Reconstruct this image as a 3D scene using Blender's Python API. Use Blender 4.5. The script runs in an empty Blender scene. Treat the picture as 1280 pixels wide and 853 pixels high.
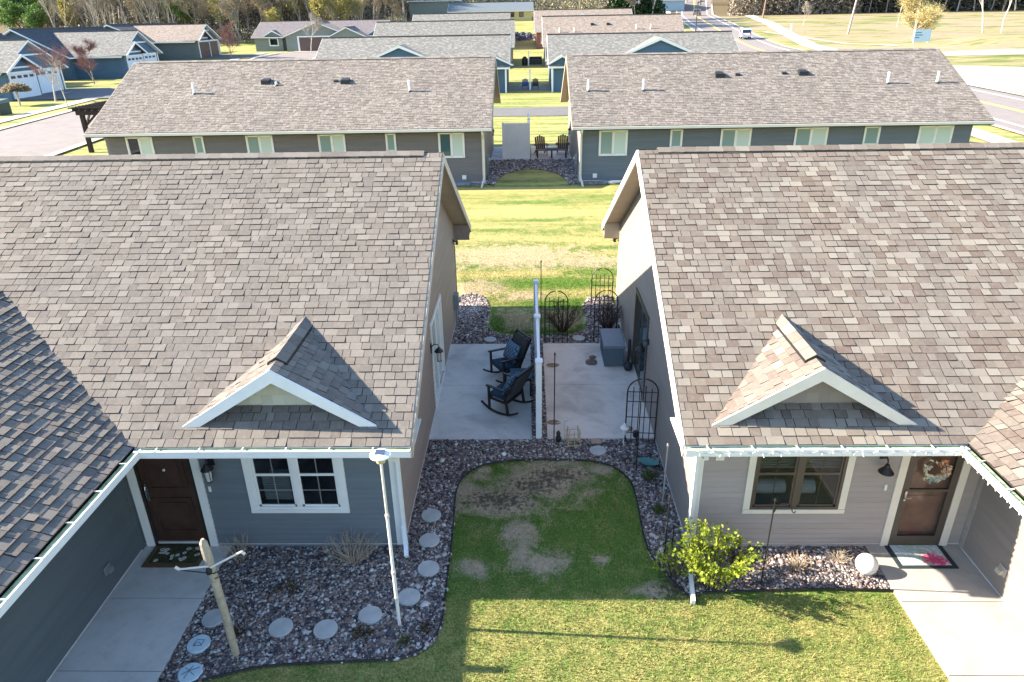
import bpy, bmesh, math, random
import numpy as np
from mathutils import Vector, Matrix
R = math.radians
scene = bpy.context.scene
COL = scene.collection
random.seed(7); rng = np.random.default_rng(7)

# ------------------------------------------------------------------ camera
cam_d = bpy.data.cameras.new('camera'); cam = bpy.data.objects.new('camera', cam_d); COL.objects.link(cam)
cam_d.sensor_width = 36.0; cam_d.lens = 875.035 / 1280 * 36; cam_d.clip_start = 0.1; cam_d.clip_end = 3000
_r = Vector((0.99969311, 0.01832804, -0.01666625)); _u = Vector((0.00742563, 0.42012975, 0.90743366)); _f = Vector((-0.02363347, 0.90727894, -0.41986472))
cam.matrix_world = Matrix(((_r.x, _u.x, -_f.x, 0), (_r.y, _u.y, -_f.y, 0), (_r.z, _u.z, -_f.z, 7.9965), (0, 0, 0, 1)))
scene.camera = cam
# ------------------------------------------------------------------ light
SUN = Vector((1.0, -0.06, -0.535)).normalized()           # direction the light travels
world = bpy.data.worlds.new('World'); scene.world = world; world.use_nodes = True
wn = world.node_tree; wn.nodes.clear()
sky = wn.nodes.new('ShaderNodeTexSky'); sky.sky_type = 'NISHITA'; sky.sun_disc = False
sky.sun_elevation = math.asin(-SUN.z); sky.sun_rotation = math.atan2(-SUN.x, -SUN.y)
sky.air_density = 1.1; sky.dust_density = 0.3; sky.ozone_density = 2.5
bg = wn.nodes.new('ShaderNodeBackground'); bg.inputs['Strength'].default_value = 0.118
wo = wn.nodes.new('ShaderNodeOutputWorld')
wn.links.new(sky.outputs[0], bg.inputs['Color']); wn.links.new(bg.outputs[0], wo.inputs['Surface'])
sun_d = bpy.data.lights.new('sun', 'SUN'); sun_d.energy = 5.0; sun_d.angle = R(0.53); sun_d.color = (1.0, 0.89, 0.74)
sun = bpy.data.objects.new('sun', sun_d); COL.objects.link(sun); sun.rotation_mode = 'QUATERNION'
sun.rotation_quaternion = SUN.to_track_quat('-Z', 'Y'); sun.location = (-30, 0, 40)
scene.view_settings.view_transform = 'Standard'; scene.view_settings.look = 'None'
scene.view_settings.exposure = 2.0; scene.view_settings.gamma = 1.0; scene.view_settings.use_curve_mapping = False
try:
    scene.cycles.max_bounces = 6; scene.cycles.diffuse_bounces = 3; scene.cycles.transparent_max_bounces = 6
except Exception: pass

# ------------------------------------------------------------------ materials
MATS = {}
def srgb(r, g, b):
    f = lambda c: (c / 255 / 12.92) if c / 255 <= 0.04045 else ((c / 255 + 0.055) / 1.055) ** 2.4
    return (f(r), f(g), f(b), 1)
class NB:                                                 # tiny node-building helper
    def __init__(s, name):
        s.m = bpy.data.materials.new(name); s.m.use_nodes = True; s.t = s.m.node_tree; s.n = s.t.nodes
        s.b = s.n['Principled BSDF']
    def node(s, t, **k):
        n = s.n.new(t)
        for a, v in k.items(): setattr(n, a, v)
        return n
    def link(s, a, b): s.t.links.new(a, b)
    def val(s, sock, v):
        if hasattr(v, 'is_linked') or hasattr(v, 'links'): s.link(v, sock)
        else: sock.default_value = v
    def math(s, op, a, b=0.0, clamp=False):
        n = s.node('ShaderNodeMath', operation=op, use_clamp=clamp); s.val(n.inputs[0], a); s.val(n.inputs[1], b); return n.outputs[0]
    def pos(s):
        return s.node('ShaderNodeNewGeometry').outputs['Position']
    def obj(s): return s.node('ShaderNodeTexCoord').outputs['Object']
    def sep(s, v): 
        n = s.node('ShaderNodeSeparateXYZ'); s.link(v, n.inputs[0]); return n.outputs
    def noise(s, vec, scale, detail=3, rough=0.55, dist=0.0):
        n = s.node('ShaderNodeTexNoise'); s.link(vec, n.inputs['Vector']); n.inputs['Scale'].default_value = scale
        n.inputs['Detail'].default_value = detail; n.inputs['Roughness'].default_value = rough; n.inputs['Distortion'].default_value = dist
        return n.outputs['Fac']
    def vscale(s, vec, v):
        n = s.node('ShaderNodeVectorMath', operation='MULTIPLY'); s.link(vec, n.inputs[0]); n.inputs[1].default_value = v; return n.outputs[0]
    def ramp(s, fac, stops, interp='LINEAR'):
        n = s.node('ShaderNodeValToRGB'); n.color_ramp.interpolation = interp
        el = n.color_ramp.elements
        while len(el) < len(stops): el.new(0.5)
        for e, (p, c) in zip(el, stops): e.position = p; e.color = c if len(c) == 4 else (*c, 1)
        s.link(fac, n.inputs[0]); return n.outputs[0]
    def step(s, v, a, b):                                  # smooth 0..1 between a and b
        n = s.node('ShaderNodeMapRange', interpolation_type='SMOOTHSTEP'); s.link(v, n.inputs[0])
        n.inputs[1].default_value = a; n.inputs[2].default_value = b; return n.outputs[0]
    def mix(s, fac, a, b, mode='MIX'):
        n = s.node('ShaderNodeMix', data_type='RGBA', blend_type=mode)
        s.val(n.inputs[0], fac)
        for i, v in ((6, a), (7, b)):
            if hasattr(v, 'links'): s.link(v, n.inputs[i])
            else: n.inputs[i].default_value = v if len(v) == 4 else (*v, 1)
        return n.outputs[2]
    def bump(s, h, strength=0.3, dist=0.01):
        n = s.node('ShaderNodeBump'); s.link(h, n.inputs['Height']); n.inputs['Strength'].default_value = strength
        n.inputs['Distance'].default_value = dist; s.link(n.outputs[0], s.b.inputs['Normal'])
    def color(s, c): s.val(s.b.inputs['Base Color'], c if hasattr(c, 'links') or len(c) == 4 else (*c, 1))
    def rough(s, r, spec=0.5):
        s.val(s.b.inputs['Roughness'], r); s.b.inputs['Specular IOR Level'].default_value = spec
def mat(name, col, rough=0.7, spec=0.4, var=0.12, nscale=6.0, bump=0.0, bscale=60, metal=0.0):
    """plain coloured material with a little real wear / unevenness"""
    if name in MATS: return MATS[name]
    b = NB(name); p = b.obj(); n = b.noise(p, nscale, 5, 0.65)
    lo = tuple(c * (1 - var) for c in col[:3]); hi = tuple(min(1, c * (1 + var)) for c in col[:3])
    b.color(b.ramp(n, [(0.3, lo), (0.7, hi)])); b.rough(rough, spec); b.b.inputs['Metallic'].default_value = metal
    if bump: b.bump(b.noise(p, bscale, 3), bump, 0.01)
    MATS[name] = b.m; return b.m
def mat_siding(name, col, pitch=0.102):
    b = NB(name); p = b.pos(); z = b.sep(p)[2]
    fr = b.math('FRACT', b.math('DIVIDE', z, pitch))
    st = b.vscale(p, (0.35, 0.35, 5.0))
    n = b.noise(st, 1.6, 5, 0.6); g = b.noise(b.vscale(p, (3, 3, 30)), 4, 3)
    c = b.ramp(n, [(0.3, tuple(x * 0.88 for x in col)), (0.72, tuple(x * 1.10 for x in col))])
    c = b.mix(b.math('MULTIPLY', g, 0.16), c, tuple(x * 1.35 for x in col))
    b.color(c); b.rough(0.62, 0.25)
    h = b.math('ADD', b.math('MULTIPLY', b.math('SUBTRACT', 1.0, fr), 1.0), b.math('MULTIPLY', g, 0.05))
    b.bump(h, 0.9, 0.012)
    MATS[name] = b.m; return b.m
def mat_shake(name, col):
    b = NB(name); p = b.pos(); s = b.sep(p)
    row = b.math('FLOOR', b.math('DIVIDE', s[2], 0.15))
    xo = b.math('ADD', s[0], b.math('MULTIPLY', b.math('FRACT', b.math('MULTIPLY', row, 0.618)), 0.3))
    cx = b.math('FLOOR', b.math('DIVIDE', xo, 0.17))
    cv = b.node('ShaderNodeCombineXYZ'); b.link(cx, cv.inputs[0]); b.link(row, cv.inputs[1])
    w = b.node('ShaderNodeTexWhiteNoise'); b.link(cv.outputs[0], w.inputs['Vector'])
    b.color(b.mix(b.math('MULTIPLY', w.outputs['Value'], 1.0), tuple(x * .86 for x in col), tuple(x * 1.12 for x in col)))
    fx = b.math('FRACT', b.math('DIVIDE', xo, 0.17)); fz = b.math('FRACT', b.math('DIVIDE', s[2], 0.15))
    gap = b.math('GREATER_THAN', fx, 0.05)
    b.bump(b.math('ADD', b.math('MULTIPLY', gap, 0.6), b.math('SUBTRACT', 1.0, fz)), 0.8, 0.012); b.rough(0.7, 0.2)
    MATS[name] = b.m; return b.m
def mat_tabs(name, palette, grit=0.14):
    """asphalt shingles whose tabs are real geometry; colour per tab from the 'rnd' attribute"""
    b = NB(name); a = b.node('ShaderNodeAttribute', attribute_name='rnd'); v = a.outputs['Fac']
    n = len(palette); c = b.ramp(v, [(i / n, q) for i, q in enumerate(palette)], 'CONSTANT')
    p = b.pos(); g = b.noise(p, 240, 2, 0.7); big = b.noise(b.vscale(p, (1.4, .35, .35)), 0.8, 5, 0.65); mid = b.noise(p, 14, 5, 0.75)
    c = b.mix(b.math('MULTIPLY', b.step(g, 0.35, 0.7), grit * 2), c, (0.03, 0.028, 0.026))
    c = b.mix(b.math('MULTIPLY', b.step(big, 0.38, 0.7), 0.30), c, (0.13, 0.122, 0.115))
    c = b.mix(b.math('MULTIPLY', b.step(mid, 0.42, 0.75), 0.30), c, (0.30, 0.265, 0.23))
    b.color(c); b.rough(0.93, 0.15); b.bump(g, 0.35, 0.004)
    MATS[name] = b.m; return b.m
def mat_farshingle(name, palette, pitch=0.143):
    """asphalt shingles on far roofs: courses follow the height, tabs run along the slope's own length"""
    b = NB(name); uv = b.node('ShaderNodeUVMap').outputs[0]; s = b.sep(uv)
    row = b.math('FLOOR', b.math('DIVIDE', s[1], pitch))
    w1 = b.node('ShaderNodeTexWhiteNoise', noise_dimensions='1D'); b.link(row, w1.inputs['W'])
    xo = b.math('ADD', s[0], b.math('MULTIPLY', w1.outputs['Value'], 3.0))
    cx = b.math('FLOOR', b.math('DIVIDE', xo, 0.24))
    cv = b.node('ShaderNodeCombineXYZ'); b.link(cx, cv.inputs[0]); b.link(row, cv.inputs[1])
    w = b.node('ShaderNodeTexWhiteNoise'); b.link(cv.outputs[0], w.inputs['Vector'])
    n = len(palette); c = b.ramp(w.outputs['Value'], [(i / n, q) for i, q in enumerate(palette)], 'CONSTANT')
    p = b.pos(); c = b.mix(b.math('MULTIPLY', b.noise(p, 0.4, 4), 0.2), c, (0.16, 0.155, 0.15))
    fz = b.math('FRACT', b.math('DIVIDE', s[1], pitch))
    b.color(c); b.rough(0.93, 0.15); b.bump(b.math('SUBTRACT', 1.0, fz), 0.7, 0.012)
    MATS[name] = b.m; return b.m
def mat_concrete(name, col, stain=0.3):
    b = NB(name); p = b.pos(); n1 = b.noise(p, 0.9, 6, 0.65, 0.6); n2 = b.noise(p, 45, 3, 0.7); n3 = b.noise(p, 5, 5, 0.7)
    c = b.ramp(n1, [(0.32, tuple(x * (1 - stain * 1.1) for x in col)), (0.5, col), (0.7, tuple(min(1, x * 1.12) for x in col))])
    c = b.mix(b.math('MULTIPLY', b.step(n3, 0.48, 0.7), 0.28), c, tuple(x * 0.6 for x in col))
    c = b.mix(b.math('MULTIPLY', n2, 0.12), c, tuple(x * 0.55 for x in col))
    b.color(c); b.rough(0.88, 0.25); b.bump(n2, 0.25, 0.004)
    MATS[name] = b.m; return b.m
def mat_glass(name, col, rough=0.04, trans=0.0):
    b = NB(name); b.color(col); b.rough(rough, 0.7)
    if trans: b.b.inputs['Transmission Weight'].default_value = trans; b.b.inputs['IOR'].default_value = 1.1
    MATS[name] = b.m; return b.m

def mat_lawn(name):
    b = NB(name); p = b.pos(); s = b.sep(p); X, Y = s[0], s[1]
    at = b.node('ShaderNodeAttribute', attribute_name='rnd').outputs['Fac']
    n_big = b.noise(p, 0.55, 5, 0.65, 0.5); n_mid = b.noise(p, 2.6, 5, 0.7, 0.4); n_fine = b.noise(p, 30, 4, 0.75)
    green = b.mix(n_fine, (0.042, 0.09, 0.018), (0.155, 0.25, 0.045))
    dry = b.mix(n_fine, (0.23, 0.185, 0.055), (0.56, 0.47, 0.19))
    pale = b.mix(b.noise(p, 11, 5, 0.8), (0.20, 0.145, 0.095), (0.70, 0.56, 0.40))
    soil = b.mix(n_fine, (0.035, 0.026, 0.02), (0.10, 0.078, 0.06))
    # turf dryness, plus sunlight painted straw-yellow in front of and behind the greener shaded gap
    back = b.step(Y, 18.5, 21.0); sunlit_ahead = b.step(Y, 8.4, 7.6)
    stripe = b.noise(b.vscale(p, (0.10, 1.0, 1.0)), 1.1, 4, 0.6)
    base = b.math('ADD', b.math('MULTIPLY', back, 0.70), b.math('MULTIPLY', sunlit_ahead, 0.46))
    base = b.math('ADD', base, b.math('MULTIPLY', b.math('MULTIPLY', b.math('SUBTRACT', stripe, 0.5), 4.2), back))
    base = b.math('ADD', base, b.math('MULTIPLY', b.math('SUBTRACT', n_mid, 0.5), 1.8))
    base = b.math('ADD', base, b.math('MULTIPLY', b.math('SUBTRACT', n_fine, 0.5), 2.2))
    base = b.math('ADD', base, b.math('MULTIPLY', b.math('SUBTRACT', at, 0.5), 0.5), clamp=True)
    c = b.mix(base, green, dry)
    def blob(cx, cy, rx, ry):
        dx = b.math('DIVIDE', b.math('SUBTRACT', X, cx), rx); dy = b.math('DIVIDE', b.math('SUBTRACT', Y, cy), ry)
        return b.math('SUBTRACT', 1.0, b.math('SQRT', b.math('ADD', b.math('MULTIPLY', dx, dx), b.math('MULTIPLY', dy, dy))))
    def patches(lst):  # several ragged ovals
        o = None
        for q in lst:
            v = blob(*q); o = v if o is None else b.math('MAXIMUM', o, v)
        return o
    wob = b.math('ADD', b.math('MULTIPLY', b.math('SUBTRACT', n_mid, 0.5), 3.0), b.math('MULTIPLY', b.math('SUBTRACT', n_fine, 0.5), 2.0))
    bare = patches([(0.5, 11.2, 1.1, 0.6), (0.15, 10.8, 1.15, 0.6), (-0.55, 10.35, 1.15, 0.62), (-1.15, 10.6, 0.45, 0.75), (1.35, 11.3, .35, .25), (-.2, 9.5, .35, .5), (0.95, 11.25, 0.4, 0.3),
                    (-0.15, 9.1, 0.28, 0.6), (0.25, 8.75, 0.55, 0.32), (1.15, 8.8, 0.18, 0.14), (-0.85, 11.3, 0.25, 0.12), (1.9, 8.15, 0.4, 0.2), (-0.9, 8.6, 0.35, 0.25)])
    c = b.mix(b.math('MULTIPLY', b.step(b.math('ADD', bare, b.math('MULTIPLY', wob, 0.9)), -0.15, 0.75), 0.9), c, pale)
    dirt = patches([(0.5, 11.12, 0.6, 0.28), (0.1, 10.8, 0.6, 0.3), (-0.55, 10.38, 0.75, 0.32), (2.25, 8.2, 0.4, 0.35)])
    n_sp = b.noise(p, 12, 5, 0.7)
    c = b.mix(b.math('MULTIPLY', b.step(b.math('ADD', dirt, b.math('MULTIPLY', b.math('SUBTRACT', n_sp, 0.50), 6.0)), 0.1, 0.7), 0.8), c, soil)
    bk = patches([(-0.1, 18.8, 1.35, 1.1), (1.15, 18.7, 0.7, 0.8), (-1.6, 21.2, 1.3, 0.8), (-.6, 23.9, 3.6, 1.5), (2.2, 23.4, 1.8, 0.8), (-.2, 20.5, 1.2, .5)])
    c = b.mix(b.math('MULTIPLY', b.step(b.math('ADD', bk, b.math('MULTIPLY', wob, 0.8)), 0.05, 0.5), 0.85), c, b.mix(n_fine, (0.30, 0.23, 0.13), (0.52, 0.43, 0.27)))
    gr = patches([(-0.9, 18.4, 0.3, 0.9), (0.1, 17.85, 0.9, 0.16), (1.5, 19.9, 2.6, 0.5), (.9, 21.5, 2.4, .75), (2.4, 22.3, 1.5, .5), (0.35, 18.7, 0.35, 0.4), (1.6, 18.2, 0.35, 0.25)])
    c = b.mix(b.math('MULTIPLY', b.step(b.math('ADD', gr, b.math('MULTIPLY', wob, 0.7)), 0.1, 0.5), 0.8), c, b.mix(n_fine, (0.03, 0.10, 0.008), (0.11, 0.22, 0.02)))
    # far fields: rough pasture to the right beyond the road, greener verges
    fld = b.math('MULTIPLY', b.step(X, 42.0, 50.0), b.step(Y, 70.0, 100.0))
    fn = b.noise(b.vscale(p, (0.035, 0.10, 0.09)), 1.6, 7, 0.72, 0.8)
    fc = b.ramp(fn, [(0.34, (0.08, 0.125, 0.02)), (0.44, (0.18, 0.19, 0.06)), (0.49, (0.32, 0.255, 0.14)), (0.56, (0.27, 0.21, 0.14)), (0.62, (0.36, 0.29, 0.19)), (0.72, (0.10, 0.13, 0.03))])
    c = b.mix(b.math('MULTIPLY', fld, 0.95), c, fc)
    # leaf litter under the wood
    wood = b.math('MAXIMUM', b.math('MULTIPLY', b.step(Y, 150.0, 160.0), b.step(X, -18.0, -26.0)), b.step(Y, 216.0, 232.0))
    c = b.mix(wood, c, b.mix(n_mid, (0.10, 0.075, 0.04), (0.19, 0.15, 0.09)))
    b.color(c); b.rough(0.9, 0.15); b.bump(n_fine, 0.6, 0.03)
    MATS[name] = b.m; return b.m

M_lawn = mat_lawn('lawn grass')
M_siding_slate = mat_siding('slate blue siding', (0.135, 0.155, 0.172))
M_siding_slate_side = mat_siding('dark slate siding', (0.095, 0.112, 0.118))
M_siding_bounce = mat_siding('brown grey siding', (0.25, 0.205, 0.172))  # left gable's copy of the slate siding, bounce light put into its colour
M_siding_taupe = mat_siding('taupe siding', (0.225, 0.193, 0.168))
M_siding_grey = mat_siding('grey siding', (0.165, 0.15, 0.143))
M_siding_blue = mat_siding('blue siding', (0.070, 0.125, 0.185))
M_siding_sage = mat_siding('sage siding', (0.20, 0.22, 0.20))
M_siding_tan = mat_siding('tan siding', (0.42, 0.34, 0.16))
M_shake_cream = mat_shake('weathered cream shakes', (0.50, 0.48, 0.38))
M_shake_taupe = mat_shake('taupe shakes', (0.27, 0.235, 0.20))
M_white = mat('white trim', (0.74, 0.73, 0.70), 0.5, 0.4, 0.05, 3)
M_cream = mat('almond trim', (0.66, 0.61, 0.52), 0.5, 0.4, 0.06, 3)
M_vinyl = mat('white vinyl fence', (0.72, 0.76, 0.80), 0.35, 0.5, 0.05, 2)
M_almondvinyl = mat('almond vinyl fence', (0.84, 0.81, 0.75), 0.4, 0.5, 0.05, 2)
M_soffit = mat('tan soffit', (0.40, 0.33, 0.24), 0.7, 0.3, 0.08, 2)
M_guard = mat('green gutter guard', (0.30, 0.38, 0.22), 0.6, 0.4, 0.35, 9)
GREY = [(0.1652, 0.1437, 0.1236), (0.1915, 0.1693, 0.1457), (0.1771, 0.1539, 0.1325), (0.2082, 0.1846, 0.1599), (0.1652, 0.1427, 0.1236), (0.1843, 0.1604, 0.1377), (0.2226, 0.1985, 0.1713), (0.1508, 0.1306, 0.113)]
BROWN = [(0.1791, 0.1417, 0.1117), (0.2309, 0.1942, 0.1555), (0.2036, 0.1682, 0.1336), (0.2614, 0.2282, 0.1853), (0.1609, 0.1212, 0.0961), (0.2188, 0.1831, 0.1472), (0.2857, 0.253, 0.2049), (0.1913, 0.1558, 0.1247)]
FARG = [(0.1449, 0.1426, 0.1288), (0.2029, 0.196, 0.1748), (0.1739, 0.1684, 0.15), (0.2512, 0.2392, 0.2162), (0.1594, 0.1518, 0.138)]
M_tab_grey = mat_tabs('grey shingle tabs', GREY); M_tab_brown = mat_tabs('brown shingle tabs', BROWN)
M_tab_mid = mat_tabs('mixed shingle tabs', [(0.20, 0.172, 0.148), (0.265, 0.23, 0.197), (0.235, 0.203, 0.173), (0.295, 0.26, 0.225), (0.185, 0.158, 0.136), (0.25, 0.216, 0.185)])
M_edge = mat('dark shingle edge', (0.045, 0.04, 0.038), 0.95, 0.1)
M_under = mat('roof underlay', (0.05, 0.045, 0.042), 0.9, 0.1)
M_far_green = mat_farshingle('green grey shingles', FARG)
M_far_tan = mat_farshingle('tan shingles', [(0.21, 0.165, 0.135), (0.27, 0.22, 0.18), (0.24, 0.19, 0.155), (0.30, 0.25, 0.205)])
M_far_shaded = mat_farshingle('shaded shingles', [(0.045, 0.05, 0.06), (0.07, 0.075, 0.085), (0.055, 0.06, 0.07)])  # for main roofs turned from the sun: shade put into the shingle colour
M_far_lilac = mat_farshingle('brown grey shingles', [(0.14, 0.12, 0.125), (0.19, 0.165, 0.165), (0.16, 0.14, 0.14)])
M_conc = mat_concrete('patio concrete', (0.60, 0.58, 0.55)); M_conc2 = mat_concrete('warm patio concrete', (0.64, 0.565, 0.50))
M_walk = mat_concrete('walkway concrete', (0.55, 0.53, 0.50), 0.2); M_side = mat_concrete('pale sidewalk concrete', (0.46, 0.42, 0.36), 0.1)
M_asph = mat_concrete('road asphalt', (0.24, 0.208, 0.19), 0.12); M_asph2 = mat_concrete('driveway asphalt', (0.13, 0.13, 0.135), 0.12)
M_sand = mat_concrete('sandy gravel', (0.40, 0.34, 0.26), 0.15)
M_black = mat('black metal', (0.012, 0.012, 0.013), 0.5, 0.5); M_dark = mat('charcoal plastic', (0.03, 0.032, 0.036), 0.6, 0.4)
M_joint = mat('dark joint', (0.05, 0.047, 0.043), 0.9, 0.1)
M_glass = mat_glass('dark window glass', (0.012, 0.018, 0.024), 0.03); M_glass_pale = mat_glass('greenish window glass', (0.22, 0.30, 0.29), 0.08)
M_glass_curt = mat_glass('curtained window glass', (0.50, 0.58, 0.54), 0.10)
# ------------------------------------------------------------------ mesh helpers
class MB:
    def __init__(s): s.v = []; s.f = []; s.r = []; s.m = []; s.uv = {}
    def face(s, pts, rnd=None, mi=0, uv=None):
        i = len(s.v); s.v += [tuple(p) for p in pts]; s.f.append(tuple(range(i, i + len(pts)))); s.r.append(random.random() if rnd is None else rnd); s.m.append(mi)
        if uv: s.uv[len(s.f) - 1] = uv
        return s
    def box(s, x0, x1, y0, y1, z0, z1, mi=0, rnd=None):
        return s.hexa([(x0, y0, z0), (x1, y0, z0), (x1, y1, z0), (x0, y1, z0), (x0, y0, z1), (x1, y0, z1), (x1, y1, z1), (x0, y1, z1)], mi, rnd)
    def hexa(s, p, mi=0, rnd=None):
        i = len(s.v); s.v += [tuple(q) for q in p]; r = random.random() if rnd is None else rnd
        for f in ((0, 3, 2, 1), (4, 5, 6, 7), (0, 1, 5, 4), (1, 2, 6, 5), (2, 3, 7, 6), (3, 0, 4, 7)):
            s.f.append(tuple(i + k for k in f)); s.r.append(r); s.m.append(mi)
        return s
    def slab(s, a, b, c, d, t, mi=0):                       # quad a b c d thickened by t downward
        n = ((Vector(b) - Vector(a)).cross(Vector(d) - Vector(a))).normalized()
        lo = [tuple(Vector(q) - n * t) for q in (a, b, c, d)]
        return s.hexa(lo + [tuple(q) for q in (a, b, c, d)], mi)
    def prism(s, pts, d, mi=0):                             # polygon extruded by vector d
        i = len(s.v); n = len(pts); d = Vector(d); s.v += [tuple(p) for p in pts] + [tuple(Vector(p) + d) for p in pts]; r = random.random()
        s.f.append(tuple(range(i, i + n))[::-1]); s.f.append(tuple(range(i + n, i + 2 * n)))
        s.r += [r, r]; s.m += [mi, mi]
        for k in range(n):
            s.f.append((i + k, i + (k + 1) % n, i + n + (k + 1) % n, i + n + k)); s.r.append(r); s.m.append(mi)
        return s
    def beam(s, a, b, w, h, mi=0, up=(0, 0, 1)):            # rectangular bar from a to b
        a = Vector(a); b = Vector(b); d = (b - a).normalized(); u = Vector(up)
        if abs(d.dot(u)) > 0.98: u = Vector((0, 1, 0))
        x = d.cross(u).normalized() * (w / 2); y = x.cross(d).normalized() * (h / 2)
        return s.hexa([a - x - y, a + x - y, a + x + y, a - x + y, b - x - y, b + x - y, b + x + y, b - x + y], mi)
    def tube(s, pts, r, n=8, mi=0, cap=True):
        pts = [Vector(p) for p in pts]; rs = r if isinstance(r, (list, tuple)) else [r] * len(pts); i0 = len(s.v); up = None
        for k, p in enumerate(pts):
            d = (pts[min(k + 1, len(pts) - 1)] - pts[max(k - 1, 0)]).normalized()
            if up is None: up = Vector((1, 0, 0)) if abs(d.z) > 0.9 else Vector((0, 0, 1))
            x = d.cross(up).normalized(); y = d.cross(x).normalized(); up = x.cross(d) * -1 if False else up
            for j in range(n):
                a = 2 * math.pi * j / n; s.v.append(tuple(p + x * math.cos(a) * rs[k] + y * math.sin(a) * rs[k]))
        rr = random.random()
        for k in range(len(pts) - 1):
            for j in range(n):
                a = i0 + k * n + j; b = i0 + k * n + (j + 1) % n
                s.f.append((a, b, b + n, a + n)); s.r.append(rr); s.m.append(mi)
        if cap:
            s.f.append(tuple(range(i0, i0 + n))[::-1]); s.f.append(tuple(i0 + (len(pts) - 1) * n + j for j in range(n))); s.r += [rr, rr]; s.m += [mi, mi]
        return s
    def disc(s, c, r, h, n=20, mi=0, rim=0.0, rx=None):
        cx, cy, cz = c; rx = rx or r
        b = [(cx + rx * math.cos(2 * math.pi * k / n), cy + r * math.sin(2 * math.pi * k / n), cz) for k in range(n)]
        return s.prism(b, (0, 0, h), mi)
    def lathe(s, prof, c=(0, 0, 0), n=16, mi=0):            # prof: list of (radius, z)
        i0 = len(s.v); rr = random.random()
        for (r, z) in prof:
            for j in range(n):
                a = 2 * math.pi * j / n; s.v.append((c[0] + r * math.cos(a), c[1] + r * math.sin(a), c[2] + z))
        for k in range(len(prof) - 1):
            for j in range(n):
                a = i0 + k * n + j; b = i0 + k * n + (j + 1) % n; s.f.append((a, b, b + n, a + n)); s.r.append(rr); s.m.append(mi)
        s.f.append(tuple(i0 + j for j in range(n))[::-1]); s.f.append(tuple(i0 + (len(prof) - 1) * n + j for j in range(n))); s.r += [rr, rr]; s.m += [mi, mi]
        return s
    def build(s, name, mats, parent=None, smooth=False, uv=False):
        me = bpy.data.meshes.new(name); me.from_pydata(s.v, [], s.f)
        mats = mats if isinstance(mats, (list, tuple)) else [mats]
        for m in mats: me.materials.append(m)
        if len(mats) > 1: me.polygons.foreach_set('material_index', s.m)
        at = me.attributes.new('rnd', 'FLOAT', 'FACE'); at.data.foreach_set('value', s.r)
        if s.uv:
            ul = me.uv_layers.new(name='UVMap')
            for fi, uvs in s.uv.items():
                p = me.polygons[fi]
                for li, u in zip(p.loop_indices, uvs): ul.data[li].uv = u
        if smooth: me.polygons.foreach_set('use_smooth', [True] * len(s.f))
        o = bpy.data.objects.new(name, me); COL.objects.link(o)
        if parent is not None:
            root = parent
            while root.parent: root = root.parent
            off = Vector(root.get('_org', (0, 0, 0)))
            if off.length: 
                co = np.empty(len(me.vertices) * 3, np.float32); me.vertices.foreach_get('co', co)
                co = co.reshape(-1, 3) - np.array(off, np.float32); me.vertices.foreach_set('co', co.ravel())
            o.parent = parent
        me.update(); return o
def tag(o, label=None, cat=None, group=None, kind=None):
    if label: o['label'] = label
    if cat: o['category'] = cat
    if group: o['group'] = group
    if kind: o['kind'] = kind
    return o
def thing(name, label, cat, loc=(0, 0, 0), rz=0.0, group=None, world=True):
    """Empty at the thing's base. world=True: its parts are written in world coordinates"""
    o = bpy.data.objects.new(name, None); COL.objects.link(o); o.location = loc; o.rotation_euler = (0, 0, rz); o.empty_display_size = 0.2
    if world: o['_org'] = tuple(float(c) for c in loc)
    return tag(o, label, cat, group)
def centred(o):
    """top-level mesh: move its origin to its base"""
    me = o.data; n = len(me.vertices); co = np.empty(n * 3, np.float32); me.vertices.foreach_get('co', co); co = co.reshape(-1, 3)
    c = np.array([(co[:, 0].min() + co[:, 0].max()) / 2, (co[:, 1].min() + co[:, 1].max()) / 2, co[:, 2].min()], np.float32)
    me.vertices.foreach_set('co', (co - c).ravel()); o.location = [float(x) for x in c]; me.update(); return o
def dup(o, loc=None, rz=None, label=None, parent=None, scale=None):
    c = o.copy(); COL.objects.link(c); c.parent = parent
    if loc is not None: c.location = loc
    if rz is not None: c.rotation_euler = (0, 0, rz)
    if scale is not None: c.scale = scale if hasattr(scale, '__len__') else (scale,) * 3
    if label: c['label'] = label
    for ch in list(o.children): dup(ch, parent=c)
    return c
def np_mesh(name, V, F, mats, rnd=None):
    me = bpy.data.meshes.new(name); V = np.asarray(V, np.float32); F = np.asarray(F, np.int32); k = F.shape[1]
    me.vertices.add(len(V)); me.vertices.foreach_set('co', V.ravel())
    me.loops.add(F.size); me.loops.foreach_set('vertex_index', F.ravel())
    me.polygons.add(len(F)); me.polygons.foreach_set('loop_start', np.arange(0, F.size, k, dtype=np.int32))
    for m in (mats if isinstance(mats, (list, tuple)) else [mats]): me.materials.append(m)
    if rnd is not None:
        at = me.attributes.new('rnd', 'FLOAT', 'FACE'); at.data.foreach_set('value', np.asarray(rnd, np.float32))
    me.update(calc_edges=True); o = bpy.data.objects.new(name, me); COL.objects.link(o); return o
def inpoly(px, py, poly):
    ins = np.zeros(px.shape, bool); j = len(poly) - 1
    for i in range(len(poly)):
        xi, yi = poly[i]; xj, yj = poly[j]
        c = ((yi > py) != (yj > py)) & (px < (xj - xi) * (py - yi) / (yj - yi + 1e-12) + xi); ins ^= c; j = i
    return ins

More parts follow.
